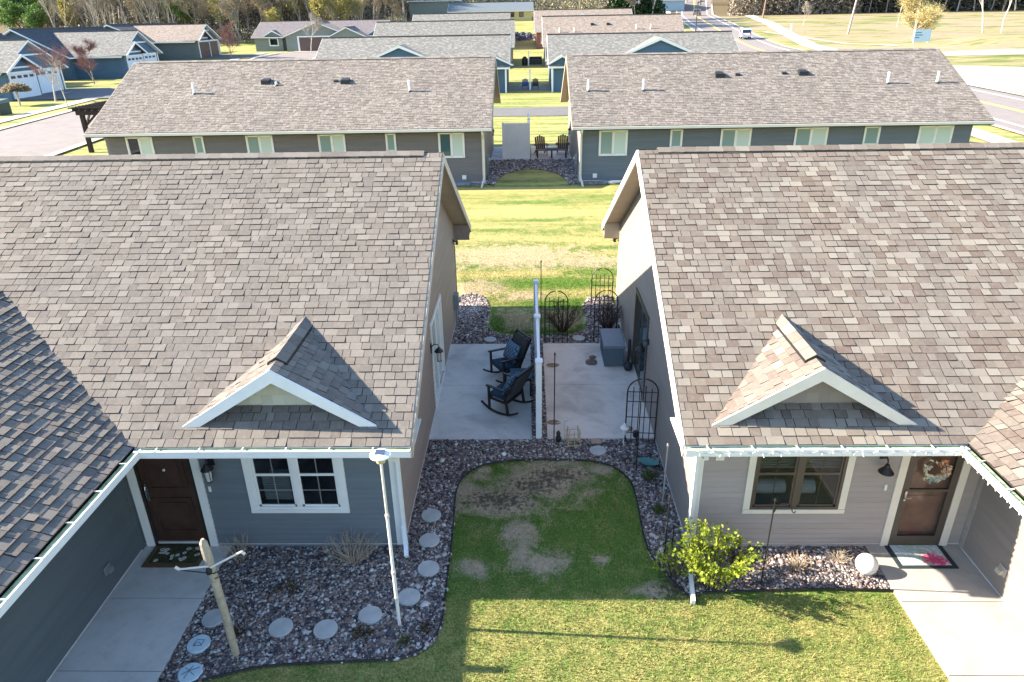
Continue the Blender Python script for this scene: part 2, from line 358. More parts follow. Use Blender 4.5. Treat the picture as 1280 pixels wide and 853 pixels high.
# ------------------------------------------------------------------ terrain
_C = ([0, 19.5, 33, 50, 74, 104, 118, 132, 137, 139, 160, 200, 300, 900], [0, 0, .79, 1.0, 1.15, 1.6, 2.4, 3.5, 4.2, 5.4, 7.3, 11, 28, 60])
_L = ([0, 19.5, 33, 50, 75, 100, 120, 145, 160, 200, 300, 900], [0, 0, .79, 1.0, 1.25, 1.7, 2.9, 3.1, 5, 15, 38, 70])
_Rr = ([0, 19.5, 33, 55, 105, 130, 180, 220, 240, 300, 900], [0, 0, .6, .9, 1.6, 2.5, 5.6, 7.0, 7.6, 20, 60])
def tz(x, y):
    x = np.asarray(x, float); y = np.asarray(y, float)
    c = np.interp(y, *_C); l = np.interp(y, *_L); r = np.interp(y, *_Rr)
    a = np.clip((-x - 20) / 14, 0, 1); b = np.clip((x - 20) / 12, 0, 1)
    z = c * (1 - a) * (1 - b) + l * a + r * b
    bank = 2.2 * np.exp(-((x - 78) / 22) ** 2 - ((y - 118) / 13) ** 2)
    return z + bank
def T(x, y): return float(tz(x, y))
xs = np.unique(np.concatenate([np.linspace(-900, -160, 20), np.arange(-160, -24, 2.0), np.arange(-24, 28, 1.0), np.arange(28, 200, 2.0), np.linspace(200, 900, 20)]))
ys = np.unique(np.concatenate([np.linspace(-80, -5, 8), np.arange(-5, 45, 1.0), np.arange(45, 300, 2.0), np.linspace(300, 1000, 20)]))
GX, GY = np.meshgrid(xs, ys); GZ = tz(GX, GY)
V = np.stack([GX.ravel(), GY.ravel(), GZ.ravel()], 1); nx = len(xs); ny = len(ys)
i = np.arange(ny - 1)[:, None] * nx + np.arange(nx - 1)[None, :]
F = np.stack([i, i + 1, i + nx + 1, i + nx], -1).reshape(-1, 4)
ground = np_mesh('ground', V, F, M_lawn, np.full(len(F), 0.5)); tag(ground, kind='structure')

def ribbon(name, left, right, m, dz, kind='structure', n=40):
    """strip draped on the terrain between two polylines"""
    def samp(pl, t):
        P = np.array(pl, float); d = np.r_[0, np.cumsum(np.hypot(*np.diff(P, axis=0).T))]; d /= d[-1]
        return np.stack([np.interp(t, d, P[:, 0]), np.interp(t, d, P[:, 1])], 1)
    t = np.linspace(0, 1, n); A = samp(left, t); B = samp(right, t); k = 5; rows = []
    for a, b in zip(A, B):
        for q in np.linspace(0, 1, k): p = a * (1 - q) + b * q; rows.append((p[0], p[1], T(p[0], p[1]) + dz))
    f = [(i * k + j, i * k + j + 1, (i + 1) * k + j + 1, (i + 1) * k + j) for i in range(n - 1) for j in range(k - 1)]
    o = np_mesh(name, rows, f, m); return tag(o, kind=kind)
def offset(pl, d):
    P = np.array(pl, float); t = np.gradient(P, axis=0); t /= np.linalg.norm(t, axis=1)[:, None]; return P + np.stack([-t[:, 1], t[:, 0]], 1) * d

# roads: right-hand highway
RC = [(33.5, 20), (36.0, 40), (37.2, 57), (37.8, 70), (38.0, 90), (38.3, 108), (38.4, 127), (39.8, 150), (43.5, 185), (52, 240), (70, 330)]
def smooth(pl, n=60):
    P = np.array(pl, float); d = np.r_[0, np.cumsum(np.hypot(*np.diff(P, axis=0).T))]; t = np.linspace(0, d[-1], n)
    Q = np.stack([np.interp(t, d, P[:, 0]), np.interp(t, d, P[:, 1])], 1)
    for _ in range(3): Q[1:-1] = (Q[:-2] + 2 * Q[1:-1] + Q[2:]) / 4
    return Q
RCs = smooth(RC)
ribbon('road_right', offset(RCs, 5.2), offset(RCs, -5.2), M_asph, 0.035, n=110)
M_paint_w = mat('white road paint', (0.75, 0.73, 0.68), 0.7, 0.3, 0.1, 1); M_paint_y = mat('yellow road paint', (0.66, 0.47, 0.14), 0.7, 0.3, 0.1, 1)
ribbon('lane_marking_yellow', offset(RCs, 0.28), offset(RCs, -0.28), M_paint_y, 0.05, n=110)
ribbon('lane_marking_white', offset(RCs, 3.9), offset(RCs, 3.65), M_paint_w, 0.05, n=110)
ribbon('lane_marking_white', offset(RCs, -3.65), offset(RCs, -3.9), M_paint_w, 0.05, n=110)
ribbon('kerb_right', offset(RCs, -5.2), offset(RCs, -5.8), M_side, 0.10, n=110)
ribbon('kerb_right', offset(RCs, 5.7), offset(RCs, 5.2), M_side, 0.10, n=110)
ribbon('sidewalk_right', offset(RCs, 8.9), offset(RCs, 7.2), M_side, 0.06, n=110)
far = smooth([(46.2, 98), (46.5, 112), (48.2, 128), (50.5, 142), (55, 170), (63, 215), (80, 300)])
ribbon('path_right', offset(far, 1.5), offset(far, -1.5), M_side, 0.06, n=80)
ribbon('gravel_pulloff', [(44.0, 60), (44.0, 75), (44.4, 92), (45.8, 99)], [(120, 72), (95, 78), (60, 92), (47, 100)], M_sand, 0.03, n=30)
ribbon('dirt_track', [(47, 100), (58, 106), (75, 103), (120, 100)], [(47, 103), (58, 109.5), (76, 107), (120, 105)], M_sand, 0.045, n=30)
ribbon('dirt_track', smooth([(50, 160), (54, 146), (56, 133), (58, 118)]), offset(smooth([(50, 160), (54, 146), (56, 133), (58, 118)]), -1.6), M_sand, 0.05, n=30)
# left street
LS = smooth([(-27.0, 10), (-29.5, 30), (-33.4, 52), (-36.5, 75), (-38.5, 100), (-36, 128), (-28, 133.5), (-16, 134)])
LS = smooth([(-31.0, 10), (-32.5, 30), (-34.0, 52), (-36.0, 75), (-37.5, 100), (-38.0, 132)])
ribbon('street_left', offset(LS, 4.6), offset(LS, -4.6), M_asph, 0.03, n=90)
ribbon('kerb_left', offset(LS, 5.2), offset(LS, 4.6), M_side, 0.10, n=90)
ribbon('kerb_left', offset(LS, -4.6), offset(LS, -5.2), M_side, 0.10, n=90)
ribbon('sidewalk_left', offset(LS, 8.4), offset(LS, 7.0), M_side, 0.06, n=90)
for y0, y1 in ((72.6, 83.5), (95.5, 106), (117, 127)):
    ribbon('driveway', [(-52, y0), (-41.5, y0 + .5)], [(-52, y1), (-41.5, y1 - .5)], M_asph2, 0.08, n=14)
ribbon('driveway', [(-41.5, 138), (-41.5, 133)], [(-35, 138), (-35, 133)], M_side, 0.05, n=14)
# lane between second and third row
ribbon('service_lane', [(-30, 61.6), (4, 61.6), (34, 61.6)], [(-30, 56.2), (4, 56.2), (34, 56.2)], M_asph2 if False else mat_concrete('grey lane asphalt', (0.155, 0.148, 0.14), 0.1), 0.03, n=60)
# ------------------------------------------------------------------ building helpers
M_ridge = mat('ridge shadow line', (0.10, 0.085, 0.08), .95, .1)  # dark cap colour draws the ridge's shadow line on far roofs
def lap_wall(mb, O, U, w, h, holes=(), top=None, pitch=0.102, lap=0.016, out=None, mi=0):
    """lap siding as real courses. O: lower corner, U: unit vector along the wall, out: outward normal.
    top(u) optional: height limit polygon given as list of (u, z) apexes (convex). holes: (u0,u1,z0,z1)"""
    O = Vector(O); U = Vector(U); N = Vector(out)
    def span(z):
        if top is None: return (0, w)
        lo, hi = 0.0, w                                    # top: list of (u,z) from left to right along the upper outline
        pts = top
        us = []
        for (u0, z0), (u1, z1) in zip(pts[:-1], pts[1:]):
            if (z0 - z) * (z1 - z) <= 0 and z0 != z1: us.append(u0 + (u1 - u0) * (z - z0) / (z1 - z0))
        if z < pts[0][1]: us.append(0)
        if z < pts[-1][1]: us.append(w)
        return (min(us), max(us)) if us else None
    zmax = h if top is None else max(p[1] for p in top); k = 0; z = 0.0
    cuts = sorted(set([q for hh in holes for q in hh[2:4]] + ([p[1] for p in top] if top else [])))
    while z < zmax - 1e-4:
        z1 = min((k + 1) * pitch, zmax); segs = [z] + [c for c in cuts if z + 1e-4 < c < z1 - 1e-4] + [z1]
        for a, b in zip(segs[:-1], segs[1:]):
            sa, sb = span(a + 1e-5), span(b - 1e-5)
            if not sa or not sb: continue
            oa = lap * (1 - (a - k * pitch) / pitch); ob = lap * (1 - (b - k * pitch) / pitch)
            hs = sorted([(hh[0], hh[1]) for hh in holes if hh[2] < (a + b) / 2 < hh[3]])
            iv = []; cur = None
            L0, L1 = sa; M0, M1 = sb; edges = [(L0, M0)]
            for (p, q) in hs: edges += [(p, p), (q, q)]
            edges.append((L1, M1))
            for e0, e1 in zip(edges[::2], edges[1::2]):
                if e1[0] - e0[0] < 1e-4 and e1[1] - e0[1] < 1e-4: continue
                P = lambda u, zz, o: O + U * u + Vector((0, 0, zz)) + N * o
                mb.face([P(e0[0], a, oa), P(e1[0], a, oa), P(e1[1], b, ob), P(e0[1], b, ob)], mi=mi)
                if abs(a - k * pitch) < 1e-4 and k > 0:
                    mb.face([P(e0[0], a, 0), P(e1[0], a, 0), P(e1[0], a, oa), P(e0[0], a, oa)], mi=mi)
        k += 1 if z1 >= (k + 1) * pitch - 1e-6 else 0; z = z1
        if z1 >= zmax: break
    return mb

def tab_slope(mb, O, U, S, length, slen, expo=0.143, tab=(0.12, 0.25), thick=0.018, far=False, rag=0.0, taper=None):
    """shingle courses as real overlapping tabs. O eave corner, U along the eave, S up the slope.
    taper: (du0, du1) inward shift per metre of slope of both ends"""
    O = Vector(O); U = Vector(U).normalized(); S = Vector(S).normalized(); N = U.cross(S).normalized()
    if N.z < 0: N = -N
    n = int(math.ceil(slen / expo)); f0 = N.dot(U.cross(S)) > 0
    last = 0.5
    for k in range(n):
        v0 = k * expo; v1 = min((k + 1) * expo + 0.012, slen)
        a0 = v0 * taper[0] if taper else 0; a1 = length - (v0 * taper[1] if taper else 0)
        u = a0 - random.random() * tab[1]; bias = random.gauss(0, 0.03)
        while u < a1:
            w = random.uniform(*tab); e = min(u + w, a1); b = max(u, a0)
            if e - b > 0.012:
                r = random.random()
                last = r; t = thick * random.uniform(0.55, 1.15) if random.random() < 0.72 else thick * 0.35
                dv = random.uniform(-0.003, 0.003); g = 0.009 if random.random() < 0.85 else 0.0
                P = lambda uu, vv, hh: O + U * uu + S * vv + N * hh
                A, B, C, D = P(b + g, v0 + dv, t), P(e, v0 + dv, t), P(e, v1, 0.003), P(b + g, v1, 0.003)
                A0, B0, C0, D0 = P(b + g, v0 + dv, -0.002), P(e, v0 + dv, -0.002), P(e, v1, -0.002), P(b + g, v1, -0.002)
                if f0:
                    mb.face([A, B, C, D], r); mb.face([A0, B0, B, A], r, 1)
                    mb.face([A0, A, D, D0], r, 1); mb.face([B0, C0, C, B], r, 1)
                else:
                    mb.face([D, C, B, A], r); mb.face([A, B, B0, A0], r, 1)
                    mb.face([D0, D, A, A0], r, 1); mb.face([B, C, C0, B0], r, 1)
            u += w
    return mb
def uvquad(mb, O, U, S, length, slen, mi=0):
    O = Vector(O); U = Vector(U).normalized(); S = Vector(S).normalized()
    pts = [O, O + U * length, O + U * length + S * slen, O + S * slen]; uv = [(0, 0), (length, 0), (length, slen), (0, slen)]
    if U.cross(S).z < 0: pts, uv = pts[::-1], uv[::-1]
    mb.face(pts, 0.5, mi, uv); return mb

def ridge_cap(mb, A, B, side, slope, vent=True, w=0.17, lift=0.045, seg=0.25):
    """A->B ridge line; side: horizontal unit normal; overlapped cap shingles"""
    A = Vector(A); B = Vector(B); L = (B - A).length; d = (B - A).normalized(); s = Vector(side)
    n = int(L / seg)
    for i in range(n):
        p = A + d * (L * i / n); q = A + d * (L * (i + 1) / n + 0.03); r = random.random()
        for sg in (1, -1):
            dn = (s * sg - Vector((0, 0, slope))).normalized() * w
            up0 = Vector((0, 0, lift + 0.010)); up1 = Vector((0, 0, lift + 0.004))
            a, b, c, e = p + up0, q + up1, q + up1 + dn, p + up0 + dn
            nn = Vector((0, 0, -0.012))
            mb.hexa([a + nn, b + nn, c + nn, e + nn, a, b, c, e] if sg < 0 else [e + nn, c + nn, b + nn, a + nn, e, c, b, a], 0, r)
    return mb
def vent_core(mb, A, B, side, slope, w=0.155, lift=0.045):
    A = Vector(A); B = Vector(B); s = Vector(side); pts = []
    for p in (A, B):
        lo = [p + s * w - Vector((0, 0, slope * w + 0.0)), p - s * w - Vector((0, 0, slope * w))]
        pts.append((lo[0] - Vector((0, 0, .02)), lo[0] + Vector((0, 0, lift - .004)), p + Vector((0, 0, lift - .002)), lo[1] + Vector((0, 0, lift - .004)), lo[1] - Vector((0, 0, .02))))
    mb.prism(pts[0], B - A); return mb

def gable_house(name, label, X0, X1, Y0, Y1, zg, he, slope, axis='X', oh=0.35, ov=0.6, roofmat=None, wallmat=None, trim=None,
                near=False, group=None, cat='house', ext=None, parent=None):
    """simple far/mid house block: walls with gables, roof (two slopes), fascia. returns root. axis = ridge direction"""
    t = parent or thing(name, label, cat, ((X0 + X1) / 2, (Y0 + Y1) / 2, zg), 0, group)
    ze = zg + he; b = MB(); rf = MB(); fa = MB()
    if axis == 'X':
        Ym = (Y0 + Y1) / 2; hw = (Y1 - Y0) / 2; zr = ze + slope * (hw + ov); zw = ze + slope * ov; zb = zg - 1.5
        ins = 0.08
        for y in (Y0, Y1): b.face([(X0, y, zb), (X1, y, zb), (X1, y, zw - ins), (X0, y, zw - ins)][:: 1 if y == Y0 else -1])
        for x in (X0, X1): b.face([(x, Y0, zb), (x, Y1, zb), (x, Y1, zw - ins), (x, Ym, zr - ins), (x, Y0, zw - ins)][:: 1 if x == X1 else -1])
        a, c = X0 - oh, X1 + oh; L = c - a; sl = math.hypot(hw + ov, slope * (hw + ov))
        uvquad(rf, (a, Y0 - ov, ze), (1, 0, 0), (0, 1, slope), L, sl); uvquad(rf, (a, Y1 + ov, ze), (1, 0, 0), (0, -1, slope), L, sl)
        for sg, y in ((1, Y0 - ov), (-1, Y1 + ov)):
            fa.box(a, c, min(y, y - .03 * sg), max(y, y - .03 * sg), ze - .17, ze - .015)
            fa.face([(a, y, ze - .17), (c, y, ze - .17), (c, y + (ov) * sg, ze - .165), (a, y + ov * sg, ze - .165)])
            for x, dx in ((a, -.03), (c, .03)):
                fa.hexa([(x, y, ze - .18), (x + dx, y, ze - .18), (x + dx, Ym, zr - .18), (x, Ym, zr - .18), (x, y, ze - .01), (x + dx, y, ze - .01), (x + dx, Ym, zr - .01), (x, Ym, zr - .01)])
                xi = X0 if dx < 0 else X1
                fa.face([(x, y, ze - .17), (xi, y, ze - .17), (xi, Ym, zr - .17), (x, Ym, zr - .17)])
    else:
        Xm = (X0 + X1) / 2; hw = (X1 - X0) / 2; zr = ze + slope * (hw + ov); zw = ze + slope * ov; zb = zg - 1.5; ins = 0.08
        for x in (X0, X1): b.face([(x, Y0, zb), (x, Y1, zb), (x, Y1, zw - ins), (x, Y0, zw - ins)][:: 1 if x == X1 else -1])
        for y in (Y0, Y1): b.face([(X0, y, zb), (X1, y, zb), (X1, y, zw - ins), (Xm, y, zr - ins), (X0, y, zw - ins)][:: 1 if y == Y0 else -1])
        a, c = Y0 - oh, Y1 + oh; L = c - a; sl = math.hypot(hw + ov, slope * (hw + ov))
        uvquad(rf, (X0 - ov, a, ze), (0, 1, 0), (1, 0, slope), L, sl); uvquad(rf, (X1 + ov, a, ze), (0, 1, 0), (-1, 0, slope), L, sl)
        for sg, x in ((1, X0 - ov), (-1, X1 + ov)):
            fa.box(min(x, x - .03 * sg), max(x, x - .03 * sg), a, c, ze - .17, ze - .015)
            fa.face([(x, a, ze - .17), (x, c, ze - .17), (x + ov * sg, c, ze - .165), (x + ov * sg, a, ze - .165)])
            for y, dy in ((a, -.03), (c, .03)):
                fa.hexa([(x, y, ze - .2), (x, y + dy, ze - .2), (Xm, y + dy, zr - .2), (Xm, y, zr - .2), (x, y, ze - .01), (x, y + dy, ze - .01), (Xm, y + dy, zr - .01), (Xm, y, zr - .01)])
                yi = Y0 if dy < 0 else Y1
                fa.face([(x, y, ze - .17), (x, yi, ze - .17), (Xm, yi, zr - .17), (Xm, y, zr - .17)])
    b.build('wall', wallmat, t); r = rf.build('roof', roofmat, t); rc = MB()
    if axis == 'X': rc.box(X0 - oh, X1 + oh, Ym - .13, Ym + .13, zr - .06, zr + .07)
    else: rc.box(Xm - .13, Xm + .13, Y0 - oh, Y1 + oh, zr - .06, zr + .07)
    rc.build('ridge_cap', M_ridge, r); fa.build('fascia', trim or M_cream, t)
    return t, r
def gable_dormer(parent, cx, y_face, z_low, half, rise, y_back, depth_dir, roofm, wallm, trim, ov=0.3, near=False, tw=0.14, wall_in=0.3):
    """little gable dormer on a slope facing -Y. its parts are pieces of a 'dormer' part (wall, fascia are sub-parts)"""
    za = z_low + rise; sl = rise / half; L = math.hypot(half, rise)
    rf = MB()
    if near:
        for sg in (-1, 1):
            O = (cx + sg * half, y_face, z_low) if sg < 0 else (cx + half, y_back, z_low)
            tab_slope(rf, (cx + sg * half, y_face, z_low), (0, 1, 0), (-sg * half, 0, rise), y_back - y_face, L)
            rf.hexa([(cx + sg * half, y_face + .01, z_low - .05), (cx + sg * half, y_back, z_low - .05), (cx, y_back, za - .05), (cx, y_face + .01, za - .05),
                     (cx + sg * half, y_face + .01, z_low - .003), (cx + sg * half, y_back, z_low - .003), (cx, y_back, za - .003), (cx, y_face + .01, za - .003)], 1, 0.3)
        ridge_cap(rf, (cx, y_face + 0.30, za), (cx, y_back, za), (1, 0, 0), sl, w=0.16, lift=0.05)
    else:
        for sg in (-1, 1): uvquad(rf, (cx + sg * half, y_face, z_low), (0, 1, 0), (-sg * half, 0, rise), y_back - y_face, L)
    d = rf.build('dormer', [roofm, M_edge] if near else roofm, parent)
    if near: vc = MB(); vent_core(vc, (cx, y_face + 0.30, za), (cx, y_back, za), (1, 0, 0), sl, w=.145, lift=.05); vc.build('ridge_vent_shadow_gap', M_black, d)  # black core paints the shadow gap under the dormer's ridge cap
    w = MB(); yw = y_face + wall_in; k = 0.10
    w.prism([(cx - half + k, yw, z_low - .35), (cx + half - k, yw, z_low - .35), (cx + half - k, yw, z_low - .02), (cx, yw, za - .08), (cx - half + k, yw, z_low - .02)], (0, 0.03, 0)); w.build('gable_siding', wallm, d)
    f = MB()
    for sg in (-1, 1):
        a = (cx + sg * half, z_low); 
        P = [(cx, y_face, za + .008), (cx + sg * (half + .01), y_face, z_low + .0), (cx + sg * (half - tw * 1.3), y_face, z_low - .02), (cx, y_face, za - tw * 1.15)]
        f.prism(P if sg > 0 else P[::-1], (0, -0.035, 0))
        f.face([(cx, y_face, za - .06), (cx + sg * half, y_face, z_low - .03), (cx + sg * half, yw + .02, z_low - .03), (cx, yw + .02, za - .06)])
    f.build('rake_board', trim, d); return d

def window(parent, x0, x1, y, z0, z1, frame_mat, panes=1, frame=0.07, glass=(None,), face=-1, grid=False, depth=0.05, axis='X', name='window', sash_mat=None, goff=0.0, double_hung=False, muntin=0.02):
    """framed window on a wall whose outside faces -Y (face=-1) / +Y, or along X for axis='Y' """
    f = MB(); s = face
    def bx(m, a, b, o0, o1, c, d):
        lo, hi = min(y + s * o0, y + s * o1), max(y + s * o0, y + s * o1)
        if axis == 'X': m.box(a, b, lo, hi, c, d)
        else: m.box(lo, hi, a, b, c, d)
    bx(f, x0, x1, -.02, depth, z0, z0 + frame); bx(f, x0, x1, -.02, depth, z1 - frame, z1); bx(f, x0, x0 + frame, -.018, depth - .002, z0 + frame, z1 - frame); bx(f, x1 - frame, x1, -.018, depth - .002, z0 + frame, z1 - frame)
    o = f.build(name, frame_mat, parent)
    ix0, ix1, iz0, iz1 = x0 + frame, x1 - frame, z0 + frame, z1 - frame; n = panes; m = MB(); sm = sash_mat or frame_mat
    mull = 0.09 if double_hung else 0.04
    for k in range(1, n): c = ix0 + (ix1 - ix0) * k / n; bx(m, c - mull / 2, c + mull / 2, -.015, depth - .008, iz0, iz1)
    for k in range(n):
        a = ix0 + (ix1 - ix0) * k / n + (mull / 2 if k else 0); b = ix0 + (ix1 - ix0) * (k + 1) / n - (mull / 2 if k < n - 1 else 0)
        sw = 0.035
        for q in ((a, b, iz0, iz0 + sw), (a, b, iz1 - sw, iz1), (a, a + sw, iz0, iz1), (b - sw, b, iz0, iz1)): bx(m, q[0], q[1], -.012, depth - .022, q[2], q[3])
        if double_hung:
            zc = (iz0 + iz1) / 2; bx(m, a, b, -.010, depth - .02, zc - .022, zc + .022)
        if grid:
            cx = (a + b) / 2; bx(m, cx - muntin / 2, cx + muntin / 2, -.006, depth - .034, iz0, iz1)
            zs = [iz0 + (iz1 - iz0) * q for q in grid]
            for zz in zs: bx(m, a, b, -.008, depth - .036, zz - muntin / 2, zz + muntin / 2)
    m.build('sash', sm, o)
    for k in range(n):
        a = ix0 + (ix1 - ix0) * k / n; b = ix0 + (ix1 - ix0) * (k + 1) / n; g = MB(); bx(g, a + .01, b - .01, -.004 + goff, 0.006 + goff, iz0 + .01, iz1 - .01)
        g.build('pane', glass[k % len(glass)], o)
    return o

# ------------------------------------------------------------------ the two near houses
SL = 0.529; YE = 8.36; ZE = 2.50; YF = 9.11; YB = 19.22; YM = 14.165; ZR = ZE + SL * (YM - YE); YBE = 2 * YM - YE
XL, XR, OH = -2.10, 2.60, 0.41
def near_house(side, label, sidingF, sidingG, tabmat, trimG):
    s = 1 if side == 'R' else -1                            # s: direction from gap outwards
    Xg = XR if s > 0 else XL; Xend = 21.0 * s; t = thing('house', label, 'house', ((Xg + Xend) / 2, YM, 0)); Xr = Xg - s * OH
    sl = math.hypot(YM - YE, ZR - ZE); S = (0, 1, SL); lo, hi = min(Xr, Xend), max(Xr, Xend)
    rf = MB(); tab_slope(rf, (lo, YE - .02, ZE), (1, 0, 0), S, hi - lo, sl + .02)
    # deck below the tabs, and the whole rear slope
    rf.hexa([(lo + .01, YE, ZE - .05), (hi, YE, ZE - .05), (hi, YM, ZR - .05), (lo + .01, YM, ZR - .05), (lo + .01, YE, ZE - .003), (hi, YE, ZE - .003), (hi, YM, ZR - .003), (lo + .01, YM, ZR - .003)], 1, .3)
    rf.hexa([(lo + .01, YM, ZR - .05), (hi, YM, ZR - .05), (hi, YBE, ZE - .05), (lo + .01, YBE, ZE - .05), (lo + .01, YM, ZR), (hi, YM, ZR), (hi, YBE, ZE), (lo + .01, YBE, ZE)], 0, .5)
    roof = rf.build('roof', [tabmat, M_edge], t)
    e = Xr + s * 0.38; c = MB(); ridge_cap(c, (min(e, Xend), YM, ZR), (max(e, Xend), YM, ZR), (0, 1, 0), SL, w=.15); c.build('ridge_cap', tabmat, roof)
    c = MB(); vent_core(c, (min(e, Xend), YM, ZR), (max(e, Xend), YM, ZR), (0, 1, 0), SL, w=.14); c.build('ridge_vent_shadow_gap', M_black, roof)
    c = MB(); ridge_cap(c, (min(e, Xr), YM, ZR), (max(e, Xr), YM, ZR), (0, 1, 0), SL, lift=.004, w=.13); c.build('ridge_cap', tabmat, roof)
    # rake boards, soffit under the rake, eave returns
    for ya, za, yb, zb_ in ((YE, ZE, YM, ZR), (YM, ZR, YBE, ZE)):
        f = MB(); x0, x1 = Xr, Xr - s * .03
        f.hexa([(x0, ya, za - .20), (x1, ya, za - .20), (x1, yb, zb_ - .20), (x0, yb, zb_ - .20), (x0, ya, za + .004), (x1, ya, za + .004), (x1, yb, zb_ + .004), (x0, yb, zb_ + .004)])
        f.build('rake_board', M_cream if s > 0 else mat('shaded rake trim', (0.40, 0.35, 0.285)), roof)  # left rake trim coloured darker because that side lies in shade
        f = MB(); f.hexa([(Xr, ya, za - .17), (Xg, ya, za - .17), (Xg, yb, zb_ - .17), (Xr, yb, zb_ - .17), (Xr, ya, za - .15), (Xg, ya, za - .15), (Xg, yb, zb_ - .15), (Xr, yb, zb_ - .15)])
        f.build('soffit', M_soffit, roof)
    f = MB(); f.box(min(Xr, Xg + s * .0), max(Xr, Xg), YB, YBE + .03, ZE - .22, ZE - .18); f.box(min(Xr - s * .034, Xg), max(Xr - s * .034, Xg), YB - .02, YB + .01, ZE - .22, ZE + .22)
    f.box(min(Xr - s * .032, Xg), max(Xr - s * .032, Xg), YBE, YBE + .03, ZE - .21, ZE - .02); f.box(min(Xg, Xend), max(Xg, Xend), YBE, YBE + .03, ZE - .2, ZE - .02)
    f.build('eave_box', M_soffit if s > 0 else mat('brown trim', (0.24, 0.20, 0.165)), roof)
    f = MB(); f.box(min(Xg, Xend), max(Xg, Xend), YE + .02, YF, ZE - .20, ZE - .18); f.box(min(Xr, Xg), max(Xr, Xg), YE + .02, YF + .3, ZE - .205, ZE - .185); f.build('soffit', M_white, roof)
    f = MB(); f.box(lo if s < 0 else lo, hi, YE - .004, YE + .022, ZE - .20, ZE - .012); f.build('fascia', M_white, roof)
    return t, roof, Xg, Xr, Xend, s
HL = near_house('L', 'slate grey siding house with the dark front door and grey shingle roof, near left', None, None, M_tab_grey, None)
HR = near_house('R', 'taupe siding house with the wreathed storm door and brown shingle roof, near right', None, None, M_tab_brown, None)

def side_walls(H, gm, fm, bm_side, holesF, holesG):
    t, roof, Xg, Xr, Xend, s = H
    b = MB(); zr = SL * (YM - YE) + ZE - .17; zc = ZE - .17 + SL * (YF - YE)
    n = (-s, 0, 0); L = YB - YF; top = [(0, zc), (L / 2, zr), (L, zc)]
    lap_wall(b, (Xg, YF, 0), (0, 1, 0), L, 0, holesG, top, out=n)
    b.build('gable_wall', gm, t)
    b = MB(); lo, hi = min(Xg, Xend), max(Xg, Xend)
    hs = [(h[0] - lo, h[1] - lo, h[2], h[3]) for h in holesF]
    lap_wall(b, (lo, YF, 0), (1, 0, 0), hi - lo, ZE - .18, hs, out=(0, -1, 0)); b.build('front_wall', fm, t)
    b = MB(); b.face([(hi, YB, 0), (lo, YB, 0), (lo, YB, ZE + .15), (hi, YB, ZE + .15)]); b.build('rear_wall', gm, t)
    b = MB(); b.box(lo + .02, hi - .02, YF - .004, YF + .02, -.2, .13); b.box(Xg - .012, Xg + .012, YF, YB, -.2, .10); b.build('foundation', M_conc, t)
    # corner trims
    b = MB(); b.box(min(Xg - s * .02, Xg + s * .10), max(Xg - s * .02, Xg + s * .10), YF - .022, YF + .0, .08, ZE - .2)
    b.box(min(Xg, Xg - s * .022), max(Xg, Xg - s * .022), YF - .02, YF + .10, .08, ZE + .1); b.build('corner_trim', M_white, t)
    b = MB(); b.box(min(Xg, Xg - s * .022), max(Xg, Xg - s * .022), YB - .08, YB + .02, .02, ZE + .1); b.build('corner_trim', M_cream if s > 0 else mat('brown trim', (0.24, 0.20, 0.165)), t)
# openings: left door -6.26..-5.34 ; left window ; right window ; right door
LD = (-6.27, -5.33, 0.06, 2.12); LW = (-4.42, -3.01, 0.82, 2.14); RW = (3.50, 4.90, 0.80, 2.14); RD = (5.83, 6.66, 0.06, 2.12)
LG = (13.66, 15.34, 0.06, 2.02); RG = (13.93, 15.62, 0.04, 2.02)
side_walls(HL, M_siding_bounce, M_siding_slate, None, [LD, LW], [(LG[0] - YF, LG[1] - YF, LG[2], LG[3])])
side_walls(HR, M_siding_taupe, mat_siding('shade lifted taupe siding', (0.33, 0.285, 0.26)), None, [RW, RD], [(RG[0] - YF, RG[1] - YF, RG[2], RG[3])])  # one siding, two tones: front lightened for shade, gable darkened for sun

